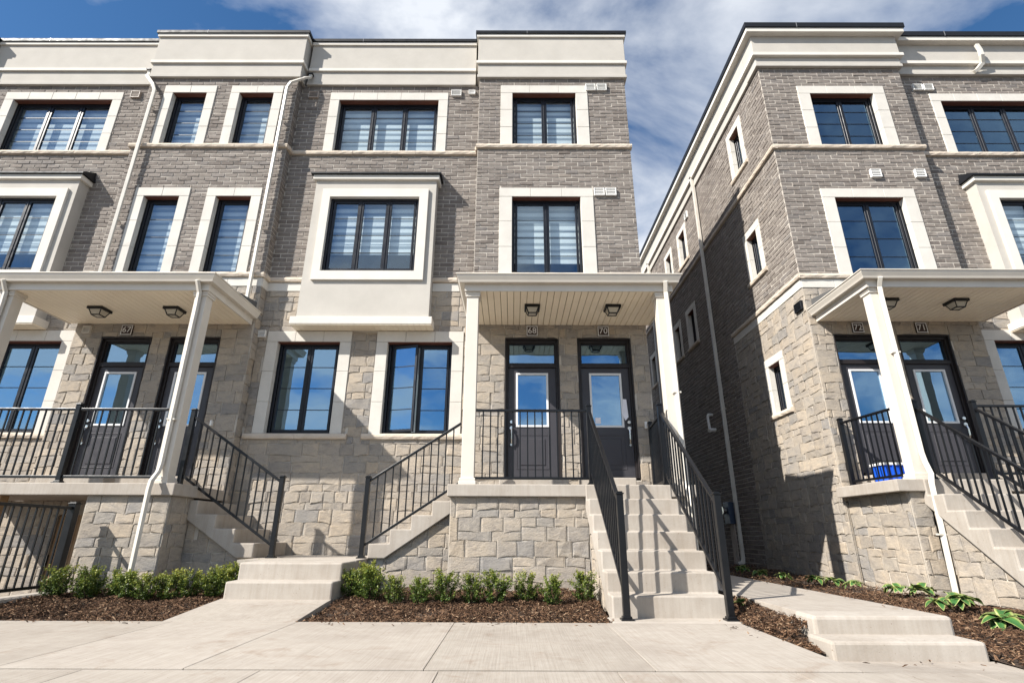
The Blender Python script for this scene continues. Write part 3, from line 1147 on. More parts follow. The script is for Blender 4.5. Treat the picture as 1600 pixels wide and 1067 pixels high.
def bay_window(root, f, dz=0.0, seed=0):
    """rendered box bay with three lights, hung on the wall plane P1"""
    Y = 8.575
    x0, x1 = fmap(-3.804, -1.486, f)
    z0, z1 = 4.27, 7.15
    ox0, ox1 = fmap(-3.488, -1.791, f)
    oz0, oz1 = 5.186, 6.756
    fr = Frame('front', Y)
    b = MB()
    for r in rect_minus([(x0, x1, z0, z1)], (ox0, ox1, oz0, oz1)):
        fr.quad(b, *r, 0.0)
    for xx in (x0, x1):
        b.face([(xx, Y, z0), (xx, P1 + .02, z0), (xx, P1 + .02, z1), (xx, Y, z1)])
    b.face([(x0, Y, z0), (x1, Y, z0), (x1, P1 + .02, z0), (x0, P1 + .02, z0)])
    b.face([(x0, Y, z1), (x1, Y, z1), (x1, P1 + .02, z1), (x0, P1 + .02, z1)])
    bw = b.build('bay_window', 'stucco', root)
    t = MB(); t.box(x0 - .075, x1 + .075, Y - .075, P1 + .01, 4.145, 4.285); t.build('base_moulding', 'stucco_trim', bw, bevel=0.008)
    # slatted underside
    n = 24
    for k in range(n):
        w = (x1 - x0 + .13) / n
        s = MB(); s.box(x0 - .065 + w * k + .003, x0 - .065 + w * (k + 1) - .003, Y - .065, P1, 4.130, 4.146)
        s.build('soffit_slat', 'soffit_vinyl', bw)
    t = MB(); t.box(x0 - .055, x1 + .055, Y - .055, P1 + .01, 7.145, 7.245); t.build('head_moulding', 'stucco_trim', bw, bevel=0.010)
    t = MB()
    a, bb = x0 - .095, x1 + .095
    t.v = [(a, Y - .095, 7.247), (bb, Y - .095, 7.247), (bb, P1 + .01, 7.247), (a, P1 + .01, 7.247), (a, Y - .095, 7.277), (bb, Y - .095, 7.277), (bb - .05, P1 + .01, 7.50), (a + .05, P1 + .01, 7.50)]
    t.f = [(0, 3, 2, 1), (4, 5, 6, 7), (0, 1, 5, 4), (1, 2, 6, 5), (2, 3, 7, 6), (3, 0, 4, 7)]
    t.build('bay_roof', 'cap_black', bw)
    # raised surround
    tx0, tx1, tz0, tz1 = *fmap(-3.639, -1.624, f), 5.01, 6.935
    t = MB()
    fr.box(t, tx0, ox0, tz0, tz1, -.05, .045); fr.box(t, ox1, tx1, tz0, tz1, -.05, .045)
    fr.box(t, ox0, ox1, oz1, tz1, -.05, .0448); fr.box(t, ox0, ox1, tz0, oz0, -.05, .0448)
    t.build('raised_surround', 'stucco_trim', bw)
    # three-light window: parts of the bay
    w = MB()
    d0, d1 = -.10, -.035
    fwid = .05
    fr.box(w, ox0, ox0 + fwid, oz0, oz1, d0, d1); fr.box(w, ox1 - fwid, ox1, oz0, oz1, d0, d1)
    fr.box(w, ox0 + fwid, ox1 - fwid, oz0, oz0 + fwid, d0, d1 - .001); fr.box(w, ox0 + fwid, ox1 - fwid, oz1 - fwid, oz1, d0, d1 - .001)
    n = 3
    sw = (ox1 - ox0 - 2 * fwid) / n
    for k in range(1, n):
        cc = ox0 + fwid + sw * k
        fr.box(w, cc - .014, cc + .014, oz0 + fwid, oz1 - fwid, d0, d1 - .002)
    w.build('window_frame', 'window_black', bw, bevel=.004, seg=1)
    for k in range(n):
        b0, b1 = ox0 + fwid + sw * k + .015, ox0 + fwid + sw * (k + 1) - .015
        y0, y1 = oz0 + fwid + .003, oz1 - fwid - .003
        s = MB(); sf = .04
        fr.box(s, b0, b0 + sf, y0, y1, d0 + .01, d1 - .012); fr.box(s, b1 - sf, b1, y0, y1, d0 + .01, d1 - .012)
        fr.box(s, b0 + sf, b1 - sf, y0, y0 + sf, d0 + .01, d1 - .013); fr.box(s, b0 + sf, b1 - sf, y1 - sf, y1, d0 + .01, d1 - .013)
        s.build('sash', 'window_black', bw, bevel=.003, seg=1)
        p = MB(); fr.box(p, b0 + sf - .003, b1 - sf + .003, y0 + sf - .003, y1 - sf + .003, d0 + .026, d0 + .031); p.build('pane', 'glass_clear', bw)
        for g in (1, 2, 3):
            zz = y0 + (y1 - y0) * g / 4
            q = MB(); fr.box(q, b0 + sf, b1 - sf, zz - .006, zz + .006, d0 + .0325, d0 + .038); q.build('grille_bar', 'window_black', bw)
    bl = MB(); fr.box(bl, ox0 + .03, ox1 - .03, oz0 + (oz1 - oz0) * .27, oz1 - .02, d0 - .06, d0 - .055); bl.build('blind', 'blind', bw)
    return (x0 - .0, x1 + .0, 4.13, 7.3), (ox0, ox1, oz0, oz1)


def parapet(root, x0, x1, plane, right, ends=(True, True), back=9.4):
    """rendered frieze with ledge, cornice and dark metal coping over one stretch of wall"""
    if right:
        L = [('frieze', 10.02, 10.27, .05), ('ledge', 10.27, 10.35, .12), ('frieze', 10.35, 10.84, .075), ('cornice', 10.84, 10.95, .20), ('coping', 10.95, 11.075, .225)]
    else:
        L = [('frieze', 9.72, 10.08, .035), ('ledge', 10.085, 10.16, .075), ('frieze', 10.16, 10.83, .045), ('cornice', 10.82, 10.90, .08), ('coping', 10.90, 10.975, .105)]
    par = None
    for i, (nm, z0, z1, o) in enumerate(L):
        mb = MB()
        a = x0 - (o if ends[0] else 0); b = x1 + (o if ends[1] else 0)
        mb.box(a, b, plane - o, back, z0 + .0003 * i, z1)
        if nm == 'frieze' and i == 0:
            # lower drip bead
            mb.box(a - (.015 if ends[0] else 0), b + (.015 if ends[1] else 0), plane - o - .022, back - .01, z0 - .002, z0 + .07)
        mat = 'cap_black' if nm == 'coping' else ('stucco' if nm == 'frieze' else 'stucco_trim')
        o_ = mb.build('parapet' if par is None else nm, mat, root if par is None else par, bevel=0.006 if nm != 'coping' else 0.003)
        if par is None: par = o_
        if nm == 'coping':
            xx = a + 1.1
            while xx < b - .2:
                s = MB(); s.box(xx, xx + .012, plane - o - .004, plane - o + .05, z0 - .002, z1 + .004); s.build('coping_seam', 'bay_roof', par)
                xx += 2.4
    return par


ID = lambda x: x


def bay_pair(masonry, root, x0, x1, f, door_rects, narrow=False, seed=0, stone_from=1.25, zfrz=Z_FRZ_L, blinds=True):
    """projecting bay: two floors of windows in brick over stone with two doors; narrow = four single lights"""
    fr = Frame('front', P0)
    holes, cuts = [], []
    if narrow:
        ops = [(-7.075, -6.375, Z_SILL3, 9.33), (-5.69, -4.985, Z_SILL3, 9.33), (-7.075, -6.40, Z_SILL2, 6.80), (-5.695, -5.02, Z_SILL2, 6.80)]
        for i, op in enumerate(ops):
            op = rect_f(op, f)
            out = window(root, fr, op, 1, trim=.19, blind=0.0, grille=3, seed=seed + i)
            holes.append(op); cuts.append(out)
    else:
        ops = [(-.03, 1.275, Z_SILL3, 9.335), (-.03, 1.275, Z_SILL2, 6.80)]
        for i, op in enumerate(ops):
            op = rect_f(op, f)
            out = window(root, fr, op, 2, trim=.20, sides=(.245, .245), blind=(0.0 if i == 0 else .2) if blinds else None, grille=3, seed=seed + i, glass='glass_clear' if blinds else 'glass_dark')
            holes.append(op); cuts.append(out)
    cuts.append((x0 - 1, x1 + 1, Z_SILL3 - .10, Z_SILL3))
    masonry.bricks(fr, (x0, x1, Z_SILL2, zfrz + .03), holes, cuts)
    rough_sill(root, fr, x0 - .03, x1 + .03, Z_SILL3 - .10, Z_SILL3, .058, seed)
    rough_sill(root, fr, x0 - .03, x1 + .03, Z_SILL2 - .10, Z_SILL2, .058, seed + 3)
    band_stones(root, fr, x0, x1, Z_BAND, Z_SILL2 - .10, seed)
    dh = []
    for (a0, a1, zb, zt, hl) in door_rects:
        door(root, fr, a0, a1, zb, zt, hl)
        dh.append((a0, a1, zb - .03, zt))
    masonry.stones(fr, (x0, x1, stone_from, Z_BAND), dh, seed=seed + 40)
    return fr


def recess(masonry, root, x0, x1, f, seed=0, opening=True, zfrz=Z_FRZ_L, stone_from=0.43, ground_gl='glass_coated', gdz=0.0, blinds=True):
    fr = Frame('front', P1)
    holes, cuts = [], []
    op = rect_f((-3.685, -1.59, Z_SILL3, 9.345), f)
    out = window(root, fr, op, 3, trim=.20, blind=0.0 if blinds else None, grille=3, seed=seed, glass='glass_clear' if blinds else 'glass_dark')
    holes.append(op); cuts.append(out)
    bx, bo = bay_window(root, f, seed=seed)
    cuts.append((x0 - 1, x1 + 1, Z_SILL3 - .10, Z_SILL3))
    masonry.bricks(fr, (x0, x1, Z_SILL2, zfrz + .03), holes + [bo], cuts + [(bx[0] + .02, bx[1] - .02, bx[2], bx[3] - .1)])
    rough_sill(root, fr, x0, x1, Z_SILL3 - .10, Z_SILL3, .058, seed)
    for (a, b) in ((x0, bx[0]), (bx[1], x1)):
        rough_sill(root, fr, a, b, Z_SILL2 - .10, Z_SILL2, .058, seed + 3)
        band_stones(root, fr, a, b, Z_BAND, Z_SILL2 - .10, seed)
    gh, gc = [], []
    for i, (op, sl) in enumerate((((-4.15, -3.055, 2.30 + gdz, 3.92 + gdz), (-4.48, -2.76)), ((-2.21, -1.075, 2.30 + gdz, 3.92 + gdz), (-2.515, -.80)))):
        op = rect_f(op, f)
        sl = fmap(sl[0], sl[1], f)
        out = window(root, fr, op, 2, trim=.20, grille=3, glass=ground_gl, sill=sl, seed=seed + 8 + i, blind=None,
                     open_sash=(0, math.radians(-16)) if (opening and i == 1) else None)
        gh.append(op); gc.append(out); gc.append((sl[0], sl[1], op[2] - .10, op[2]))
    masonry.stones(fr, (x0, x1, stone_from, Z_BAND), gh + [(bx[0], bx[1], 4.3, 7)], gc + [(bx[0] + .02, bx[1] - .02, 4.1, 7)], seed=seed + 50)
    return fr


def returns(masonry, root, x, kind, seed, zfrz=Z_FRZ_L, stone_from=0.43):
    fr = Frame(kind, x)
    masonry.bricks(fr, (P0 + .006, P1 + .02, Z_SILL2, zfrz + .03), [], [(0, 99, Z_SILL3 - .1, Z_SILL3)], phase=.06)
    masonry.stones(fr, (P0 + .006, P1 + .02, stone_from, Z_BAND), [], seed=seed)
    rough_sill(root, fr, P0 + .03, P1 - .0, Z_SILL3 - .10, Z_SILL3, .058, seed)
    rough_sill(root, fr, P0 + .03, P1 - .0, Z_SILL2 - .10, Z_SILL2, .058, seed + 1)
    band_stones(root, fr, P0 + .003, P1, Z_BAND, Z_SILL2 - .10, seed)


def build_left_block():
    root = empty('townhouse_block', (-5.0, 9.0, 0), 'grey brick and stone townhouse block on the left with numbers 67 to 70', 'building', 'facing townhouse blocks')
    M = Masonry(root)
    # bay of 68 and 70
    bay_pair(M, root, -.72, 2.31, ID, [(-.139, .779, 1.575, 3.93, True), (1.10, 2.018, 1.575, 3.93, False)], seed=1)
    returns(M, root, -.72, 'left', 61)
    # bay of 67
    bay_pair(M, root, -7.62, -4.52, ID, [(-7.12, -6.25, 1.575, 3.93, True), (-5.93, -5.06, 1.575, 3.93, True)], narrow=True, seed=2)
    returns(M, root, -4.52, 'right', 62)
    returns(M, root, -7.62, 'left', 63)
    # bay beyond the left edge
    bay_pair(M, root, -14.5, -11.42, lambda x: x - 6.9, [], narrow=True, seed=3, stone_from=4.0)
    returns(M, root, -11.42, 'right', 64, stone_from=3.0)
    # walls set back
    recess(M, root, -4.52, -.72, ID, seed=10)
    recess(M, root, -11.42, -7.62, lambda x: x - 6.9, seed=20, opening=False, stone_from=0.0)
    M.finish()
    for (a, b, p, e) in ((-.72, 2.31, P0, (True, True)), (-7.62, -4.52, P0, (True, True)), (-14.5, -11.42, P0, (False, True))):
        parapet(root, a, b, p, False, e)
    for (a, b) in ((-4.52, -.72), (-11.42, -7.62)):
        parapet(root, a + .10, b - .10, P1, False, (False, False), back=9.39)
    hull = MB()
    hull.box(-14.5, 2.24, 9.25, 19.5, -0.1, 10.4)
    hull.build('rear_walls', 'room', root)
    w = MB(); w.box(2.242, 2.302, 8.625, 19.5, -0.1, 10.9)
    w.build('end_wall', 'brick', root)
    w = MB(); w.box(2.2, 2.40, 9.402, 19.5, 9.72, 10.965); w.build('side_parapet', 'stucco', root)
    r = MB(); r.box(-14.5, 2.2, 8.95, 19.5, 10.42, 10.5); r.build('roof', 'roofing', root)


def build_right_block():
    root = empty('townhouse_block', (8.0, 9.0, 0), 'grey brick and stone townhouse block on the right with numbers 72 and 71', 'building', 'facing townhouse blocks')
    M = Masonry(root)
    fm = lambda x: 7.40 - x
    bay_pair(M, root, 5.16, 8.12, fm, [(5.53, 6.44, 1.66, 4.015, False), (6.63, 7.53, 1.66, 4.015, False)], seed=5, zfrz=Z_FRZ_R, blinds=False)
    recess(M, root, 8.12, 13.0, fm, seed=30, opening=False, zfrz=Z_FRZ_R, gdz=0.06, blinds=False)
    returns(M, root, 8.12, 'right', 71, Z_FRZ_R)
    # long side wall facing the gap
    fr = Frame('left', 5.16)
    wins = [(9.83, 10.30, 8.55, 9.62, 1), (9.82, 10.28, 5.88, 6.86, 1), (9.80, 10.26, 2.97, 3.92, 1),
            (13.98, 14.52, 8.45, 9.45, 0), (15.45, 15.95, 8.45, 9.45, 0), (13.98, 14.50, 5.84, 6.84, 0), (15.35, 15.80, 5.84, 6.84, 0), (18.3, 18.8, 5.84, 6.84, 0), (17.3, 17.8, 8.45, 9.45, 0)]
    holes, cuts = [], []
    for i, (y0, y1, z0, z1, near) in enumerate(wins):
        out = window(root, fr, (y0, y1, z0, z1), 1, trim=.165, grille=0, seed=80 + i, sill=(y0 - .20, y1 + .20), blind=0.0, glass='glass_clear')
        holes.append((y0, y1, z0, z1)); cuts.append(out); cuts.append((y0 - .2, y1 + .2, z0 - .10, z0))
    YS = 11.66
    cuts3 = [(0, 99, Z_SILL3 - .10, Z_SILL3)]
    M.bricks(fr, (P0 + .006, 21.0, Z_SILL2, Z_FRZ_R + .03), [h for h in holes if h[2] > 5.2], cuts + cuts3)
    M.bricks(fr, (YS, 21.0, 0.0, Z_SILL2), [h for h in holes if h[2] < 5.2], cuts)
    M.stones(fr, (P0 + .006, YS, 0.0, Z_BAND), [h for h in holes if h[2] < 5], cuts, seed=91)
    rough_sill(root, fr, P0 - .05, 21.0, Z_SILL3 - .10, Z_SILL3, .058, 44)
    rough_sill(root, fr, P0 - .05, YS, Z_SILL2 - .10, Z_SILL2, .058, 45)
    band_stones(root, fr, P0 + .003, YS, Z_BAND, Z_SILL2 - .10, 46)
    M.finish()
    # parapet: over the bay and returning along the side
    parapet(root, 5.16, 8.12, P0, True, (True, True), back=9.0)
    parapet(root, 8.26, 13.0, P1, True, (False, False), back=8.99)
    L = [('frieze', 10.02, 10.27, .05), ('ledge', 10.27, 10.35, .12), ('frieze', 10.35, 10.84, .075), ('cornice', 10.84, 10.95, .20), ('coping', 10.95, 11.075, .225)]
    par = None
    for i, (nm, z0, z1, o) in enumerate(L):
        mb = MB(); mb.box(5.16 - o, 5.9, 9.001, 21.0, z0 + .0003 * i, z1)
        mat = 'cap_black' if nm == 'coping' else ('stucco' if nm == 'frieze' else 'stucco_trim')
        o_ = mb.build('parapet' if par is None else nm, mat, root if par is None else par)
        par = par or o_
    hull = MB(); hull.box(5.56, 13.0, 9.25, 21.0, -.1, 10.4); hull.build('rear_walls', 'room', root)
    r = MB(); r.box(5.3, 13.0, 8.95, 21.0, 10.42, 10.5); r.build('roof', 'roofing', root)


build_left_block()
build_right_block()


# ------------------------------------------------------------------ porches
def column(root, x0, x1, y0, y1, z0, z1):
    c = MB(); c.box(x0, x1, y0, y1, z0, z1)
    col = c.build('column', 'almond_metal', root, bevel=0.006)
    # recessed face panels: slim raised corner boards
    b = MB(); b.box(x0 - .028, x1 + .028, y0 - .028, y1 + .028, z0, z0 + .045); b.box(x0 - .018, x1 + .018, y0 - .018, y1 + .018, z0 + .045, z0 + .085)
    b.build('column_base', 'almond_metal', col, bevel=0.005)
    b = MB(); b.box(x0 - .018, x1 + .018, y0 - .018, y1 + .018, z1 - .085, z1 - .05); b.box(x0 - .026, x1 + .026, y0 - .026, y1 + .026, z1 - .05, z1 - .001)
    b.build('column_capital', 'almond_metal', col, bevel=0.005)
    return col


def porch_roof(root, x0, x1, yf, zs, ends=(True, True)):
    """soffit boards, fascia, gutter on three sides and a low sloping roof; x0..x1 outline of the fascia"""
    yw = P0 - .012
    n = int((x1 - x0) / 0.102)
    w = (x1 - x0 - .04) / n
    for k in range(n):
        a = x0 + .02 + w * k
        s = MB()
        s.v = [(a + .006, yf + .02, zs), (a + w - .006, yf + .02, zs), (a + w - .006, yw, zs), (a + .006, yw, zs),
               (a + .002, yf + .02, zs + .014), (a + w - .002, yf + .02, zs + .014), (a + w - .002, yw, zs + .014), (a + .002, yw, zs + .014)]
        s.f = [(0, 1, 2, 3), (4, 7, 6, 5), (0, 4, 5, 1), (1, 5, 6, 2), (2, 6, 7, 3), (3, 7, 4, 0)]
        s.build('soffit_board', 'soffit_vinyl', root)
    f = MB()
    f.box(x0, x1, yf, yf + .02, zs - .012, zs + .15)
    f.box(x0, x0 + .02, yf + .02, yw, zs - .012, zs + .15)
    f.box(x1 - .02, x1, yf + .02, yw, zs - .012, zs + .15)
    f.build('fascia', 'almond_metal', root)
    r = MB()
    zt = zs + .225
    r.v = [(x0 - .02, yf - .02, zs + .152), (x1 + .02, yf - .02, zs + .152), (x1 + .02, yw, zs + .152), (x0 - .02, yw, zs + .152),
           (x0 - .02, yf - .02, zt - .03), (x1 + .02, yf - .02, zt - .03), (x1 + .02, yw, zs + .42), (x0 - .02, yw, zs + .42)]
    r.f = [(0, 3, 2, 1), (4, 5, 6, 7), (0, 1, 5, 4), (1, 2, 6, 5), (2, 3, 7, 6), (3, 0, 4, 7)]
    r.build('roof', 'roofing', root)
    # K-style gutter
    g0, g1 = zs + .10, zs + .225
    prof = [(0.0, g0), (.075, g0), (.085, g0 + .03), (.112, g0 + .085), (.115, g1 - .018), (.128, g1 - .014), (.128, g1), (.115, g1), (.004, g1 - .006), (0, g1 - .006)]
    mb = MB()
    path = [(x0, yw, (-1, 0)), (x0, yf, (-1, -1)), (x1, yf, (1, -1)), (x1, yw, (1, 0))]
    np_ = len(prof)
    for (x, y, d) in path:
        for (o, z) in prof:
            mb.v.append((x + d[0] * o, y + d[1] * o, z))
    for i in range(3):
        for j in range(np_):
            a, b = i * np_ + j, i * np_ + (j + 1) % np_
            mb.f.append((a, b, b + np_, a + np_))
    mb.f.append(tuple(range(np_))); mb.f.append(tuple(3 * np_ + j for j in reversed(range(np_))))
    mb.build('gutter', 'almond_metal', root)


def flight_x(root, xs, zs, y0, y1, x_end, soffit_drop=0.20, name='flight'):
    """steps running along x: xs = riser positions from the lowest, zs = tread levels; x_end where the top meets the porch slab"""
    sgn = 1 if x_end > xs[0] else -1
    prof = []
    prev = zs[0] - (zs[1] - zs[0])
    prof.append((xs[0], prev))
    for x, z in zip(xs, zs):
        prof.append((x, prev)); prof.append((x, z)); prev = z
    prof.append((x_end, prev))
    slope = (zs[-1] - zs[0]) / (xs[-1] - xs[0])
    prof.append((x_end, zs[0] - (zs[1] - zs[0]) + slope * (x_end - xs[0] - sgn * .23)))
    prof.append((xs[0] + sgn * .23, zs[0] - (zs[1] - zs[0])))
    pr = []
    for p in prof:
        if not pr or (abs(pr[-1][0] - p[0]) + abs(pr[-1][1] - p[1])) > 1e-5: pr.append(p)
    if sgn < 0: pr = pr[::-1]
    MB().prism(pr, 'y', y0, y1).build(name, 'concrete', root, bevel=0.012)


def porch_68(f, dz, label, seed, with_flight, side_kind=None):
    """porch with front stairs; f maps x of numbers 68/70 to the copy"""
    ROOT = empty('porch', (f(.75), 7.9, 0.0), label, 'porch', 'covered front porches')
    zt = 1.36 + dz
    x0, x1 = fmap(-.86, 2.42, f)
    # slab (stops behind the top riser of the stairs)
    MB().box(x0, x1, 7.185, 8.582, zt - .155, zt).build('porch_slab', 'concrete', ROOT, bevel=0.010)
    M = Masonry(ROOT)
    fr = Frame('front', 7.25)
    a0, a1 = fmap(-.82, .985, f)
    M.stones(fr, (a0, a1, 0.0, zt - .157), [], seed=seed)
    if with_flight:
        xs = [-1.96, -1.68, -1.40, -1.12, -.862]
        zz = [.616, .802, .988, 1.174]
        fr2 = Frame('front', 7.76)
        cut = [(-99, xs[0] + .2, .3, 9)]
        for k in range(4):
            cut.append((xs[k], xs[k + 1], zz[k] - .05, 9))
        M.stones(fr2, (-2.0, -.82, 0.0, 1.2), [(xs[k], xs[k + 1], zz[k] - .06, 9) for k in range(4)] + [(-99, xs[0], .43, 9)], cut, seed=seed + 1)
        flight_x(ROOT, xs[:4], zz, 7.70, 8.84, -.862, name='flight')
    if side_kind:
        # stone side under the porch and the side of the front stairs
        fs = Frame('left', 5.20)
        M.stones(fs, (7.26, 8.596, 0.0, zt - .157), [], seed=seed + 2)
        fs2 = Frame('left', 5.44)
        D0, T, R_ = 5.60, .2625, zt / 7
        cut = [(D0 + T * k, D0 + T * (k + 1) + (.02 if k == 6 else 0), R_ * (k + 1) - .06, 9) for k in range(7)]
        M.stones(fs2, (D0 + .06, 7.2, 0.0, zt - .16), cut, cut, seed=seed + 3)
        M.stones(Frame('front', 7.25), (5.206, 5.46, 0.0, zt - .157), [], seed=seed + 5)
    else:
        a, b = fmap(2.08, 2.36, f)
        MB().box(a, b, 7.26, 8.58, 0, zt - .158).build('base_wall', 'mortar', ROOT)
        D0, T, R_ = 5.60, .2625, zt / 7
        cut = [(D0 + T * k, D0 + T * (k + 1) + (.02 if k == 6 else 0), R_ * (k + 1) - .06, 9) for k in range(7)]
        M.stones(Frame('left', .99), (D0 + .06, 7.24, 0.0, zt - .16), cut, cut, seed=seed + 3)
    M.finish()
    # front stairs
    sx0, sx1 = fmap(.95, 2.07, f)
    D0, T, R_ = 5.60, .2625, zt / 7
    prof = [(D0, -.12)]
    for k in range(7):
        if k: prof.append((D0 + T * k, R_ * k))
        prof.append((D0 + T * k, R_ * (k + 1) - (.001 if k == 6 else 0)))
    prof.append((7.30, zt - .001))
    prof.append((7.30, R_ * (7.30 - D0) / T + R_ - .38)); prof.append((D0 + .10, -.12))
    pr = []
    for p in prof:
        if not pr or abs(pr[-1][0] - p[0]) + abs(pr[-1][1] - p[1]) > 1e-5: pr.append(p)
    MB().prism(pr[::-1], 'x', sx0, sx1).build('front_stairs', 'concrete', ROOT, bevel=0.014)
    cols = [(-.695, -.52), (2.138, 2.313)]
    for c in cols:
        a, b = fmap(c[0], c[1], f)
        if side_kind and c[0] > 2: a, b = 5.345, 5.52
        column(ROOT, a, b, 7.245, 7.42, zt, 4.165 + dz)
    rx0, rx1 = fmap(-.73, 2.378, f)
    if side_kind: rx0 = 5.288
    porch_roof(ROOT, rx0, rx1, 7.19, 4.165 + dz)
    return ROOT


def porch_67():
    ROOT = empty('porch', (-6.1, 7.9, 0.0), 'covered porch of number 67 with a side flight down to the landing', 'porch', 'covered front porches')
    zt = 1.36
    MB().box(-8.0, -4.44, 7.185, 8.582, zt - .155, zt).build('porch_slab', 'concrete', ROOT, bevel=0.010)
    M = Masonry(ROOT)
    M.stones(Frame('front', 7.25), (-5.60, -4.50, 0.0, zt - .157), [], seed=301)
    M.stones(Frame('right', -4.50), (7.256, 7.80, 0.0, zt - .157), [], seed=302)
    xs = [-3.51, -3.80, -4.09, -4.38, -4.66]
    zz = [.616, .802, .988, 1.174]
    cut = [(xs[k + 1], xs[k], zz[k] - .05, 9) for k in range(4)] + [(xs[0] - .2, 99, .3, 9)]
    M.stones(Frame('front', 7.76), (-4.50, -3.3, 0.0, 1.2), [(xs[k + 1], xs[k], zz[k] - .06, 9) for k in range(4)] + [(xs[0], 99, .43, 9)], cut, seed=303)
    # pier and back wall of the area under the porch
    M.stones(Frame('left', -5.60), (7.256, 8.58, -.15, zt - .157), [], seed=304)
    M.stones(Frame('front', 8.58), (-8.4, -5.62, -.15, zt - .157), [(-7.0, -6.1, -.15, 1.0)], seed=305)
    M.finish()
    for k in range(6):
        MB().box(-7.0 + .15 * k + .004, -7.0 + .15 * (k + 1) - .004, 8.62, 8.65, -.15, 1.0).build('area_door_board', 'timber', ROOT)
    MB().box(-6.9, -6.78, 7.3, 7.42, -.15, zt - .156).build('timber_prop', 'timber', ROOT)
    flight_x(ROOT, xs[:4], zz, 7.70, 8.84, -4.50, name='flight')
    column(ROOT, -4.775, -4.60, 7.245, 7.42, zt, 4.165)
    column(ROOT, -7.68, -7.505, 7.245, 7.42, zt, 4.165)
    porch_roof(ROOT, -7.74, -4.56, 7.19, 4.165)


porch_68(ID, 0.0, 'covered porch of numbers 68 and 70 with wide front stairs', 310, True)
porch_68(lambda x: 7.46 - x, 0.085, 'covered porch of numbers 72 and 71 on the right block', 330, False, 'left')
porch_67()


def door_step(x0, x1, z0, label):
    o = MB().box(x0, x1, 8.22, 8.585, z0 + .001, z0 + .19).build('door_step', 'concrete', None, base=((x0 + x1) / 2, 8.4, z0), bevel=0.010)
    tag(o, label, 'step', 'precast steps at the doors')


door_step(-.21, .85, 1.36, 'low concrete step at door 68 behind the centre porch railing')
door_step(1.03, 1.86, 1.36, 'low concrete step at the top of the wide front stairs')
door_step(-7.2, -6.18, 1.36, 'low concrete step at door 67 behind the long railing')
door_step(-6.0, -5.0, 1.36, 'low concrete step behind the downspout column right of door 67')
door_step(5.6, 6.5, 1.445, 'low concrete step by the blue box on the right porch')
door_step(6.6, 7.6, 1.445, 'low concrete step at the rightmost door')


# ------------------------------------------------------------------ railings
def railing(label, posts, runs, sp=0.105, base=None, pw=.032):
    """posts: (x,y,z0,z1); runs: ((xa,ya,za),(xb,yb,zb), top, bottom, ina, inb) with z = walking line"""
    b = base or posts[0][:3]
    R = empty('railing', b, label, 'railing', 'black metal railings')
    for (x, y, z0, z1) in posts:
        p = MB(); p.box(x - pw, x + pw, y - pw, y + pw, z0, z1)
        po = p.build('post', 'rail_black', R, bevel=0.004)
        c = MB(); c.box(x - pw - .008, x + pw + .008, y - pw - .008, y + pw + .008, z1, z1 + .014); c.box(x - pw + .003, x + pw - .003, y - pw + .003, y + pw - .003, z1 + .014, z1 + .028)
        c.build('post_cap', 'rail_black', po, bevel=0.003)
        c = MB(); c.box(x - .058, x + .058, y - .058, y + .058, z0 - .001, z0 + .016); c.box(x - .042, x + .042, y - .042, y + .042, z0 + .016, z0 + .034)
        c.build('post_base', 'rail_black', po, bevel=0.003)
    for (A, B, top, bot, ga, gb) in runs:
        A = Vector(A); B = Vector(B)
        d = B - A
        h = Vector((d.x, d.y, 0)).length
        A2 = A + d * (ga / h); B2 = B - d * (gb / h)
        t = MB(); t.bar(A2 + Vector((0, 0, top)), B2 + Vector((0, 0, top)), .042, .034); t.build('top_rail', 'rail_black', R, bevel=0.005)
        t = MB(); t.bar(A2 + Vector((0, 0, bot)), B2 + Vector((0, 0, bot)), .034, .034); t.build('bottom_rail', 'rail_black', R, bevel=0.004)
        hh = Vector((B2.x - A2.x, B2.y - A2.y, 0)).length
        n = max(1, int(round(hh / sp)) - 1)
        proto = None
        for k in range(1, n + 1):
            q = A2 + (B2 - A2) * (k / (n + 1))
            if proto is None:
                m_ = MB(); m_.box(q.x - .0085, q.x + .0085, q.y - .0085, q.y + .0085, q.z + bot + .002, q.z + top - .002)
                proto = m_.build('baluster', 'rail_black', R)
                q0 = q.copy()
            else:
                copy_obj(proto, R, tuple(q - q0))
    return R


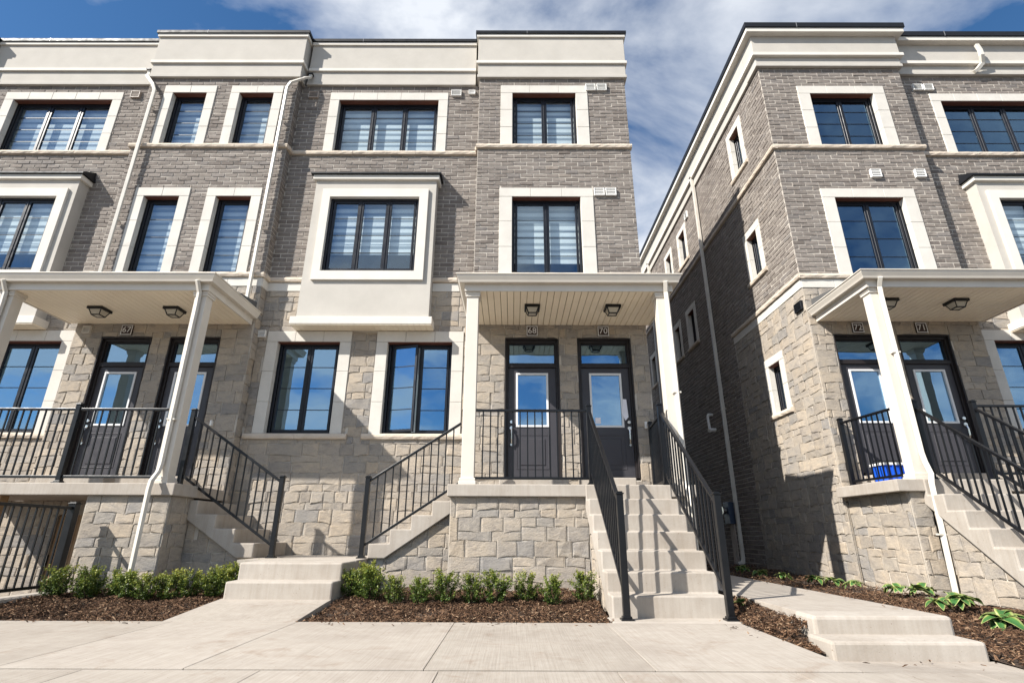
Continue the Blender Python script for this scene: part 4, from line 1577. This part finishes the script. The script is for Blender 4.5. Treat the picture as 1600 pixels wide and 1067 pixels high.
def build_railings():
    z = 1.36
    railing('black railing on the porch of 68 between the white column and the stairs', [(1.05, 7.28, z, 2.42)], [((-.515, 7.28, z), (1.05, 7.28, z), 1.0, .085, 0, .035)])
    s0, s1 = (5.45, 0.004), (7.20, z)
    railing('black stair railing on the left side of the wide front stairs of 70', [(1.055, 5.47, .004, 1.12)], [((1.055, 5.47, .19), (1.055, 7.25, 1.50), .84, .02, .03, .03)])
    railing('black stair railing on the right side of the wide front stairs of 70', [(2.015, 5.47, .004, 1.12), (2.03, 7.24, z, 2.43), (2.21, 8.50, z, 2.43)],
            [((2.015, 5.47, .19), (2.03, 7.24, 1.50), .84, .02, .03, .03), ((2.10, 7.36, z), (2.21, 8.50, z), 1.0, .085, 0, .035)])
    railing('black stair railing rising to the right from the landing to the centre porch', [(-2.05, 7.74, .43, 1.49)], [((-2.05, 7.74, .56), (-.76, 7.74, 1.40), .87, .02, .03, 0)])
    railing('black stair railing rising to the left from the landing to the left porch', [(-3.27, 7.74, .43, 1.49), (-4.72, 7.74, z, 2.45)], [((-3.27, 7.74, .52), (-4.72, 7.74, 1.465), .90, .06, .03, .03)])
    railing('long black railing along the front of the porch of 67', [(-6.06, 7.28, z, 2.42)],
            [((-8.6, 7.28, z), (-6.06, 7.28, z), 1.0, .085, 0, .035), ((-6.06, 7.28, z), (-4.81, 7.28, z), 1.0, .085, .035, 0)])
    railing('black area railing on the low kerb at the left edge', [(-5.55, 7.02, .075, 1.08), (-5.55, 5.0, .075, 1.08)], [((-5.55, 5.0, .075), (-5.55, 7.02, .075), .96, .07, .03, .03)], pw=.045)
    z2 = 1.445
    railing('black railing on the left side of the porch of 72 behind the column', [(5.29, 8.52, z2, 2.50)], [((5.40, 7.425, z2), (5.29, 8.52, z2), 1.0, .085, 0, .035)])
    railing('black stair railing running down beside the column of the porch of 72', [(5.60, 7.28, z2, 2.50), (5.60, 5.47, .004, 1.14)], [((5.60, 7.28, 1.56), (5.60, 5.47, .19), .86, .04, .035, .03)])
    railing('black railing at the far right by the stairs of door 71', [(6.42, 7.28, z2, 2.50), (6.42, 5.47, .004, 1.14)],
            [((6.42, 7.28, z2), (8.0, 7.28, z2), 1.0, .085, .035, 0), ((6.42, 7.28, 1.56), (6.42, 5.47, .19), .86, .04, .035, .03)])


build_railings()


# ------------------------------------------------------------------ pipes, vents, lamps, numbers
def downspout(label, pts, straps=(), w=.062, d=.045, funnel=False):
    D = empty('downspout', pts[-1], label, 'downspout', 'white rainwater pipes')
    n = 8
    prof = []
    for (x, y) in ((-1, -1), (1, -1), (1, 1), (-1, 1)):
        prof.append((x * w / 2, y * d / 2))
    mb = MB(); mb.sweep(pts, prof)
    mb.build('pipe', 'white_pipe', D, bevel=0.006)
    for (x, y, z, ax) in straps:
        s = MB()
        if ax == 'front': s.box(x - .055, x + .055, y - .028, y + .03, z, z + .022)
        else: s.box(x - .03, x + .03, y - .055, y + .055, z, z + .022)
        s.build('strap', 'white_pipe', D)
    if funnel:
        x, y, z = pts[0]
        s = MB(); s.box(x - .05, x + .05, y - .04, y + .04, z - .01, z + .02)
        s.build('scupper', 'cap_black', D)
    return D


def vent(label, fr, a, z, w, h, mat='white_plastic', slats=4, deep=.05):
    p = fr.pt(a, z, 0)
    V = empty('wall_vent', p, label, 'vent', 'wall vents')
    m_ = MB()
    t = .014
    fr.box(m_, a - w / 2, a - w / 2 + t, z - h / 2, z + h / 2, -.01, deep); fr.box(m_, a + w / 2 - t, a + w / 2, z - h / 2, z + h / 2, -.01, deep)
    fr.box(m_, a - w / 2 + t, a + w / 2 - t, z + h / 2 - t, z + h / 2, -.01, deep - .001); fr.box(m_, a - w / 2 + t, a + w / 2 - t, z - h / 2, z - h / 2 + t, -.01, deep - .001)
    fr.box(m_, a - w / 2 + t, a + w / 2 - t, z - h / 2 + t, z + h / 2 - t, -.01, .006)
    m_.build('hood', mat, V, bevel=.003, seg=1)
    for k in range(slats):
        zz = z - h / 2 + t + (h - 2 * t) * (k + .5) / slats
        q = MB()
        a0, a1 = a - w / 2 + t, a + w / 2 - t
        hh = (h - 2 * t) / slats
        q.face([fr.pt(a0, zz - hh * .42, deep - .002), fr.pt(a1, zz - hh * .42, deep - .002), fr.pt(a1, zz + hh * .46, deep - .018), fr.pt(a0, zz + hh * .46, deep - .018)])
        q.build('louvre', mat, V)
    return V


def soffit_lamp(label, x, y, z):
    L = empty('porch_lamp', (x, y, z), label, 'lamp', 'square porch ceiling lamps')
    m_ = MB()
    m_.box(x - .122, x + .122, y - .122, y + .122, z - .045, z - .001)
    m_.build('canopy', 'rail_black', L, bevel=.004)
    t0, t1, b = .096, .064, .128
    g = MB()
    g.v = [(x - t0, y - t0, z - .045), (x + t0, y - t0, z - .045), (x + t0, y + t0, z - .045), (x - t0, y + t0, z - .045),
           (x - t1, y - t1, z - b), (x + t1, y - t1, z - b), (x + t1, y + t1, z - b), (x - t1, y + t1, z - b)]
    g.f = [(0, 1, 5, 4), (1, 2, 6, 5), (2, 3, 7, 6), (3, 0, 4, 7), (4, 5, 6, 7)]
    g.build('lamp_glass', 'lamp_glass', L)
    for (sx, sy) in ((-1, -1), (1, -1), (1, 1), (-1, 1)):
        q = MB(); q.bar((x + sx * t0, y + sy * t0, z - .045), (x + sx * t1, y + sy * t1, z - b), .014, .014); q.build('corner_bar', 'rail_black', L)
    q = MB()
    for (ax, ay, bx, by) in ((-1, -1, 1, -1), (1, -1, 1, 1), (1, 1, -1, 1), (-1, 1, -1, -1)):
        q.bar((x + ax * t1, y + ay * t1, z - b), (x + bx * t1, y + by * t1, z - b), .014, .014)
    q.build('bottom_ring', 'rail_black', L)


def text_mesh(txt, size):
    cu = bpy.data.curves.new('digits', 'FONT')
    cu.body = txt
    cu.size = size
    cu.align_x = 'CENTER'
    cu.align_y = 'CENTER'
    cu.extrude = 0.002
    cu.resolution_u = 3
    o = bpy.data.objects.new('digits_tmp', cu)
    COL.objects.link(o)
    dg = bpy.context.evaluated_depsgraph_get()
    me = bpy.data.meshes.new_from_object(o.evaluated_get(dg))
    bpy.data.objects.remove(o)
    return me


def plaque(txt, x, z, label, dark='plaque_dark'):
    y = P0 - .035
    P = empty('number_plaque', (x, y, z), label, 'number plaque', 'house number plaques')
    s = .094
    m_ = MB(); m_.box(x - s, x + s, y, y + .05, z - s * .95, z + s * .95); m_.build('plate', dark, P, bevel=.003)
    b = MB(); t = .012
    zz = s * .95
    b.box(x - s, x - s + t, y - .004, y + .001, z - zz, z + zz); b.box(x + s - t, x + s, y - .004, y + .001, z - zz, z + zz)
    b.box(x - s + t, x + s - t, y - .0041, y + .001, z - zz, z - zz + t); b.box(x - s + t, x + s - t, y - .0041, y + .001, z + zz - t, z + zz)
    b.build('border', 'door_white', P)
    me = text_mesh(txt, .150)
    me.materials.clear(); me.materials.append(MAT['door_white'])
    o = bpy.data.objects.new('digits', me)
    COL.objects.link(o); o.parent = P
    o.location = (0, -.003, 0.0)
    o.rotation_euler = (math.pi / 2, 0, 0)


def build_fixtures():
    k = NB('white_pipe')
    n1 = k.noise(k.pos(), 5, 4)
    c = k.ramp(n1, [(0.3, (0.54, 0.505, 0.445)), (0.7, (0.63, 0.595, 0.53))])
    MAT['white_pipe'] = k.done(c, 0.42, spec=0.4)
    downspout('white downspout at the left edge of the brick bay above porch 67',
              [(-7.72, 8.60, 9.95), (-7.72, 8.62, 9.86), (-7.69, 8.55, 9.74), (-7.47, 8.50, 9.46), (-7.40, 8.50, 9.30), (-7.40, 8.50, 4.62)],
              [(-7.40, 8.53, 8.9, 'front'), (-7.40, 8.53, 6.2, 'front')], funnel=True)
    downspout('white downspout at the right edge of the brick bay above porch 67',
              [(-4.34, 8.72, 9.95), (-4.34, 8.70, 9.86), (-4.40, 8.60, 9.74), (-4.62, 8.50, 9.52), (-4.68, 8.50, 9.38), (-4.68, 8.50, 4.62)],
              [(-4.68, 8.53, 8.6, 'front'), (-4.68, 8.53, 6.1, 'front')], funnel=True)
    downspout('white downspout on the right column of the porch of 67, bent round the slab',
              [(-4.70, 7.10, 4.28), (-4.695, 7.20, 4.12), (-4.695, 7.21, 3.95), (-4.695, 7.21, 1.62), (-4.695, 7.18, 1.50), (-4.69, 7.08, 1.38), (-4.70, 7.08, 1.28), (-4.69, 7.08, 0.03)],
              [(-4.695, 7.215, 2.2, 'front')])
    downspout('white downspout on the left column of the porch of 67',
              [(-7.60, 7.10, 4.28), (-7.60, 7.20, 4.12), (-7.60, 7.21, 3.95), (-7.60, 7.21, 1.4)], [])
    downspout('white downspout on the right column of the porch of 70',
              [(2.26, 7.10, 4.28), (2.275, 7.19, 4.14), (2.285, 7.205, 3.95), (2.285, 7.205, 1.40), (2.285, 7.14, 1.25), (2.285, 7.10, 1.1), (2.285, 7.10, 0.05)], [(2.285, 7.21, 2.6, 'front')])
    downspout('white downspout on the column of the porch of 72, bent round the slab',
              [(5.46, 7.10, 4.36), (5.475, 7.19, 4.24), (5.48, 7.205, 4.08), (5.48, 7.205, 1.78), (5.475, 7.18, 1.66), (5.46, 7.11, 1.50), (5.42, 7.09, 1.38), (5.37, 7.09, 0.06)],
              [(5.48, 7.21, 3.2, 'front'), (5.39, 7.095, .75, 'front')])
    downspout('long white downspout on the shaded side wall of the right block',
              [(5.06, 12.66, 10.30), (5.07, 12.66, 10.1), (5.09, 12.66, 9.95), (5.09, 12.66, .24), (5.07, 12.66, .17), (4.95, 12.62, .14)],
              [(5.12, 12.66, 8.06, 'side'), (5.12, 12.66, 3.6, 'side')], w=.075, d=.075, funnel=True)
    downspout('white downspout at the far end of the right block side wall',
              [(5.06, 17.8, 10.30), (5.07, 17.8, 10.1), (5.09, 17.8, 9.95), (5.09, 17.8, .2)], [(5.12, 17.8, 8.0, 'side')], w=.075, d=.075, funnel=True)
    downspout('short white pipe stub under the parapet at upper right', [(10.0, 8.62, 10.72), (10.01, 8.60, 10.55), (9.98, 8.58, 10.38), (10.02, 8.66, 10.24), (9.9, 8.7, 10.10), (9.84, 8.72, 10.06)], [], w=.075, d=.06)
    f0, f1 = Frame('front', P0), Frame('front', P1)
    vent('brownish louvre vent left of the downspout on the upper left wall', f1, -8.02, 9.47, .19, .17, 'grey_plastic')
    vent('beige louvre vent right of the top of the downspout on the brick bay', f1, -4.24, 9.47, .20, .16, 'grey_plastic')
    vent('white louvre vent right of the upper three-light window', f1, -1.22, 9.52, .21, .155)
    vent('small white vent near the corner right of the upper three-light window', f1, -.89, 9.54, .14, .11, slats=2)
    vent('left of two white vents beside the top window of 70', f0, 1.59, 9.47, .20, .17)
    vent('right of two white vents beside the top window of 70', f0, 1.82, 9.47, .20, .17)
    vent('left of two white vents over the porch of 70', f0, 1.635, 6.90, .20, .17)
    vent('right of two white vents over the porch of 70', f0, 1.86, 6.90, .20, .17)
    vent('left of two white vents by the top right window', f1, 8.58, 9.70, .20, .16)
    vent('right of two white vents by the top right window', f1, 8.81, 9.70, .20, .16)
    vent('white vent left of two between the right block windows', f0, 7.02, 7.34, .20, .18)
    vent('white vent at the brick corner right of two on the right block', f0, 7.88, 7.34, .20, .18)
    vent('small beige vent above the stone beside the ground floor window', f1, -4.45, 4.06, .13, .13, 'white_plastic', 3)
    vent('small beige vent on the stone left of the number 67', f0, -7.40, 4.05, .13, .13, 'limestone', 3)
    vent('small white vent high on the side wall of the right block', Frame('left', 5.16), 13.6, 9.68, .2, .22)
    vent('dark vent on the stone corner beside the porch roof of 72', Frame('left', 5.16), 8.78, 4.60, .24, .17, 'cap_black')
    soffit_lamp('leftmost black square lamp under the left porch roof', -6.72, 7.92, 4.165)
    soffit_lamp('black square lamp next to the column under the left porch roof', -5.50, 7.92, 4.165)
    soffit_lamp('left one of two black square lamps under the centre porch roof', .30, 7.80, 4.165)
    soffit_lamp('right one of two black square lamps under the centre porch roof', 1.58, 7.80, 4.165)
    soffit_lamp('black square lamp half hidden by the column above door 72', 5.93, 7.72, 4.25)
    soffit_lamp('rightmost black square lamp, above door 71', 7.03, 7.72, 4.25)
    plaque('67', -6.70, 4.045, 'dark number plaque reading 67 over the leftmost visible door')
    plaque('68', .325, 4.045, 'dark number plaque reading 68 on the centre porch, left of the pair')
    plaque('70', 1.555, 4.045, 'dark number plaque reading 70 on the centre porch above the wide stairs')
    plaque('72', 5.97, 4.125, 'brown number plaque reading 72 next to the white column')
    plaque('71', 7.07, 4.125, 'brown number plaque reading 71 farthest right of all')
    # door bell by door 70 and a card on the stone by 67
    o = MB().box(2.14, 2.175, 8.545, 8.60, 2.36, 2.47).build('door_bell', 'white_plastic', None, base=(2.157, 8.58, 2.4), bevel=.004); tag(o, 'small white door bell on the stone right of door 70', 'door bell')
    o = MB().box(-4.93, -4.90, 8.545, 8.60, 2.38, 2.47).build('door_bell', 'white_plastic', None, base=(-4.91, 8.58, 2.4), bevel=.004); tag(o, 'small white door bell by the stairs of the porch of 67', 'door bell')
    # folded paper stuck behind the handle of 70, stickers
    p = MB()
    p.v = [(1.80, 8.66, 2.62), (1.87, 8.64, 2.60), (1.885, 8.645, 2.86), (1.83, 8.66, 2.87), (1.845, 8.63, 2.50), (1.90, 8.635, 2.56)]
    p.f = [(0, 1, 2, 3), (1, 0, 4), (1, 4, 5, 2)]
    o = p.build('paper_flyer', 'paper', None, base=(1.85, 8.65, 2.5)); tag(o, 'folded white flyer tucked in the edge of door 70', 'paper')
    md = o.modifiers.new('thick', 'SOLIDIFY'); md.thickness = .003
    o = MB().box(1.36, 1.45, 8.694, 8.697, 2.46, 2.56).build('window_sticker', 'paper', None, base=(1.4, 8.695, 2.5)); tag(o, 'white square sticker on the glass of door 70', 'sticker')
    o = MB().box(1.225, 1.25, 8.672, 8.676, 2.46, 2.55).build('window_sticker', 'paper_pink', None, base=(1.24, 8.674, 2.5)); tag(o, 'narrow pink sticker beside the glass of door 70', 'sticker')
    # vent pipe, meter with conduits on the shaded side wall
    m_ = MB(); m_.tube([(5.16, 13.55, 3.66), (5.05, 13.55, 3.66), (5.02, 13.54, 3.60), (5.02, 13.50, 3.30), (5.04, 13.45, 3.24)], .035, 8)
    V = empty('flue_pipe', (5.1, 13.5, 3.2), 'white curved flue pipe on the shaded side wall', 'pipe')
    m_.build('pipe', 'white_plastic', V, smooth=False)
    m_ = MB(); m_.tube([(5.14, 13.42, 3.24), (5.02, 13.42, 3.24), (4.96, 13.40, 3.22)], .05, 8); m_.build('outlet', 'white_plastic', V)
    E_ = empty('electric_meter', (5.05, 13.0, 0.2), 'dark electric meter box with conduits at the foot of the side wall', 'meter')
    MB().box(4.98, 5.15, 12.84, 13.16, .98, 1.46).build('meter_box', 'meter_blue', E_, bevel=.01)
    MB().lathe([(.085, -.09), (.085, -.02), (.06, 0.0)], (4.98, 13.0, 1.28), 14, 'x').build('meter_dial', 'chrome', E_)
    for k, yy in enumerate((12.88, 13.0, 13.1)):
        MB().tube([(5.08, yy, .99), (5.08, yy, .1)], .022 + .006 * (k == 1), 8).build('conduit', 'grey_plastic', E_)
    # blue box on the porch of 72
    B_ = empty('recycling_box', (5.62, 8.1, 1.446), 'blue ribbed recycling box on the porch of 72', 'box')
    b = MB()
    b.v = [(5.44, 7.95, 1.447), (5.86, 7.95, 1.447), (5.86, 8.2, 1.447), (5.44, 8.2, 1.447), (5.41, 7.92, 1.74), (5.89, 7.92, 1.74), (5.89, 8.215, 1.74), (5.41, 8.215, 1.74)]
    b.f = [(0, 3, 2, 1), (0, 1, 5, 4), (1, 2, 6, 5), (2, 3, 7, 6), (3, 0, 4, 7), (4, 5, 6, 7)]
    b.build('tub', 'blue_plastic', B_, bevel=.01)
    for k in range(5):
        xx = 5.46 + .095 * k
        q = MB(); q.bar((xx, 7.945, 1.46), (xx, 7.915, 1.73), .03, .02, up=Vector((0, -1, 0))); q.build('rib', 'blue_plastic', B_)
    r = MB(); r.box(5.395, 5.905, 7.905, 7.925, 1.715, 1.75); r.box(5.395, 5.905, 8.21, 8.217, 1.715, 1.75); r.box(5.395, 5.415, 7.925, 8.21, 1.715, 1.75); r.box(5.885, 5.905, 7.925, 8.21, 1.715, 1.75)
    r.build('rim', 'white_plastic', B_)


build_fixtures()


# ------------------------------------------------------------------ planting
def build_plants():
    # boxwood: six leaf meshes shared by the shrubs
    variants = []
    for vi in range(6):
        rs = np.random.default_rng(100 + vi)
        H = 1.0
        mb = MB(); R = []
        # twig tips set the uneven outline
        tips = []
        for _ in range(64):
            t = rs.uniform(0.12, 1.0) ** 0.8
            a = rs.uniform(0, 2 * math.pi)
            rad = (0.46 * math.sin(min(1, t * 1.15) * math.pi * .78) ** .6 + .06) * rs.uniform(.35, 1.0)
            tips.append(np.array([rad * math.cos(a), rad * math.sin(a), t * H * rs.uniform(.86, 1.04)]))
        for tip in tips:
            root_ = np.array([tip[0] * .25, tip[1] * .25, max(.02, tip[2] - .34)])
            for _ in range(40):
                k = rs.uniform(0.25, 1.0)
                c = root_ + (tip - root_) * k + rs.normal(0, .030, 3)
                n = rs.normal(0, 1, 3); n[2] = abs(n[2]) + .5; n /= np.linalg.norm(n)
                d = np.cross(n, rs.normal(0, 1, 3)); d /= np.linalg.norm(d)
                s = np.cross(n, d)
                l, w = rs.uniform(.050, .080), rs.uniform(.030, .046)
                b = len(mb.v)
                mb.v += [tuple(c - d * l * .5), tuple(c + s * w * .5 + n * .004), tuple(c + d * l * .5), tuple(c - s * w * .5 + n * .004)]
                mb.f.append((b, b + 1, b + 2, b + 3))
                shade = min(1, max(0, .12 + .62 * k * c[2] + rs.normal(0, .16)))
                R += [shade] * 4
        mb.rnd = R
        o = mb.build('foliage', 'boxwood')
        st = MB()
        for _ in range(9):
            tip = tips[int(rs.integers(len(tips)))]
            st.bar((tip[0] * .06, tip[1] * .06, -.05), (tip[0] * .75, tip[1] * .75, tip[2] * .8), .012, .012)
        s_ = st.build('stem', 'bark')
        variants.append((o, s_))
    ordn = ['first', 'second', 'third', 'fourth', 'fifth', 'sixth', 'seventh', 'eighth', 'ninth', 'tenth', 'eleventh', 'twelfth']
    L = [(-5.27, 6.78, .36), (-5.02, 6.90, .33), (-4.86, 6.72, .37), (-4.58, 6.82, .33), (-4.40, 6.68, .33), (-4.15, 6.66, .31), (-3.93, 6.70, .34), (-3.70, 6.72, .33), (-3.48, 6.80, .34), (-3.50, 7.05, .36), (-3.34, 7.12, .37), (-3.33, 7.38, .36)]
    Rr = [(-1.86, 6.74, .34), (-1.62, 6.60, .40), (-1.76, 7.0, .40), (-1.30, 6.46, .32), (-1.00, 6.40, .31), (-.745, 6.46, .37), (-.455, 6.50, .34), (-.18, 6.46, .37), (.15, 6.52, .34), (.425, 6.42, .33), (.80, 6.56, .36)]
    rs = random.Random(4)
    used = set()
    for side, spots, lab in ((0, L, '{} boxwood shrub from the area railing in the left bed'), (1, Rr, '{} boxwood shrub from the landing in the right bed')):
        for i, (x, y, h) in enumerate(spots):
            y -= .05
            z = -.05 + (y - 5.34) / 1.96 * (.12 if side == 0 else .135)
            S = empty('boxwood_shrub', (x, y, z), lab.format(ordn[i]), 'shrub', 'boxwood shrubs in the front beds')
            vi = rs.randrange(6)
            rz = rs.uniform(0, 6.28)
            h *= .98; wd = h * rs.uniform(.92, 1.1) * (1.12 if side == 0 else 1.0)
            for src in variants[vi]:
                if vi not in used:
                    o = src; o.parent = S
                else:
                    o = src.copy(); COL.objects.link(o); o.parent = S
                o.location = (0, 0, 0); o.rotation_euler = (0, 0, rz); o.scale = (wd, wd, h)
            used.add(vi)
    for vi in range(6):
        if vi not in used:
            for src in variants[vi]: bpy.data.objects.remove(src)
    # hosta leaves
    leaves = []
    for vi in range(4):
        r2 = random.Random(50 + vi)
        mb = MB(); R = []
        nl, nw = 7, 5
        for i in range(nl):
            t = i / (nl - 1)
            wd = .5 * .74 * math.sin(math.pi * min(1, t ** .75)) ** .62 if 0 < t < 1 else .02
            x = t
            z = .50 * t - (.74 + .12 * vi) * t * t
            for j in range(nw):
                s = (j - 2) / 2
                mb.v.append((x, s * wd, z + .16 * abs(s) ** 1.5 * wd * 2 + r2.uniform(-.012, .012)))
                R.append(abs(s) if 0 < i < nl - 1 else (1.0 if i else .3))
        for i in range(nl - 1):
            for j in range(nw - 1):
                a = i * nw + j
                mb.f.append((a, a + 1, a + nw + 1, a + nw))
        mb.rnd = R
        o = mb.build('leaf', 'hosta', smooth=True)
        md = o.modifiers.new('thick', 'SOLIDIFY'); md.thickness = .004
        leaves.append(o)
    used = set()

    def bedz(y):
        return min(.115, -.05 + .165 * (y - 3.9) / 2.4) + .01
    spots = [(4.30, 5.20, .27, 'largest variegated hosta at the right end of the bed'),
             (4.62, 6.05, .27, 'variegated hosta at the foot of the downspout of 72'),
             (4.32, 5.95, .20, 'small hosta just left of the one at the downspout of 72'),
             (4.86, 6.95, .25, 'third hosta cluster from the right under the stone side of the porch of 72'),
             (4.62, 7.05, .23, 'fourth hosta cluster from the right under the stone side of the porch of 72'),
             (4.55, 7.75, .22, 'fifth hosta cluster from the right beside the path'),
             (4.60, 8.35, .20, 'small hosta left of the sunlit spike on the stone wall'),
             (4.45, 8.55, .22, 'bright hosta in the sun spot beside the path'),
             (4.30, 9.15, .22, 'last sunlit hosta along the path before the shade'),
             (4.25, 9.9, .24, 'shaded hosta by the path under the dark side wall'),
             (4.35, 10.9, .24, 'farthest shaded hosta along the side wall'),
             (2.26, 5.75, .17, 'small hosta beside the foot of the right stair railing')]
    for (x, y, r, lab) in spots:
        z = bedz(y) if x > 3 else .10
        H_ = empty('hosta_plant', (x, y, z), lab, 'plant', 'hosta plants along the side path')
        n = 22 if r > .22 else 16
        for k in range(n):
            vi = rs.randrange(4)
            if vi not in used:
                o = leaves[vi]; used.add(vi)
            else:
                o = leaves[vi].copy(); COL.objects.link(o)
            o.parent = H_
            a = k * 2.4 + rs.uniform(-.4, .4)
            s = r * rs.uniform(.40, .66)
            o.location = (rs.uniform(-.045, .045), rs.uniform(-.045, .045), .005)
            o.rotation_euler = (rs.uniform(-.25, .25), rs.uniform(-.45, .1) if k < n * .65 else rs.uniform(-.85, -.35), a)
            o.scale = (s, s, s)


build_plants()
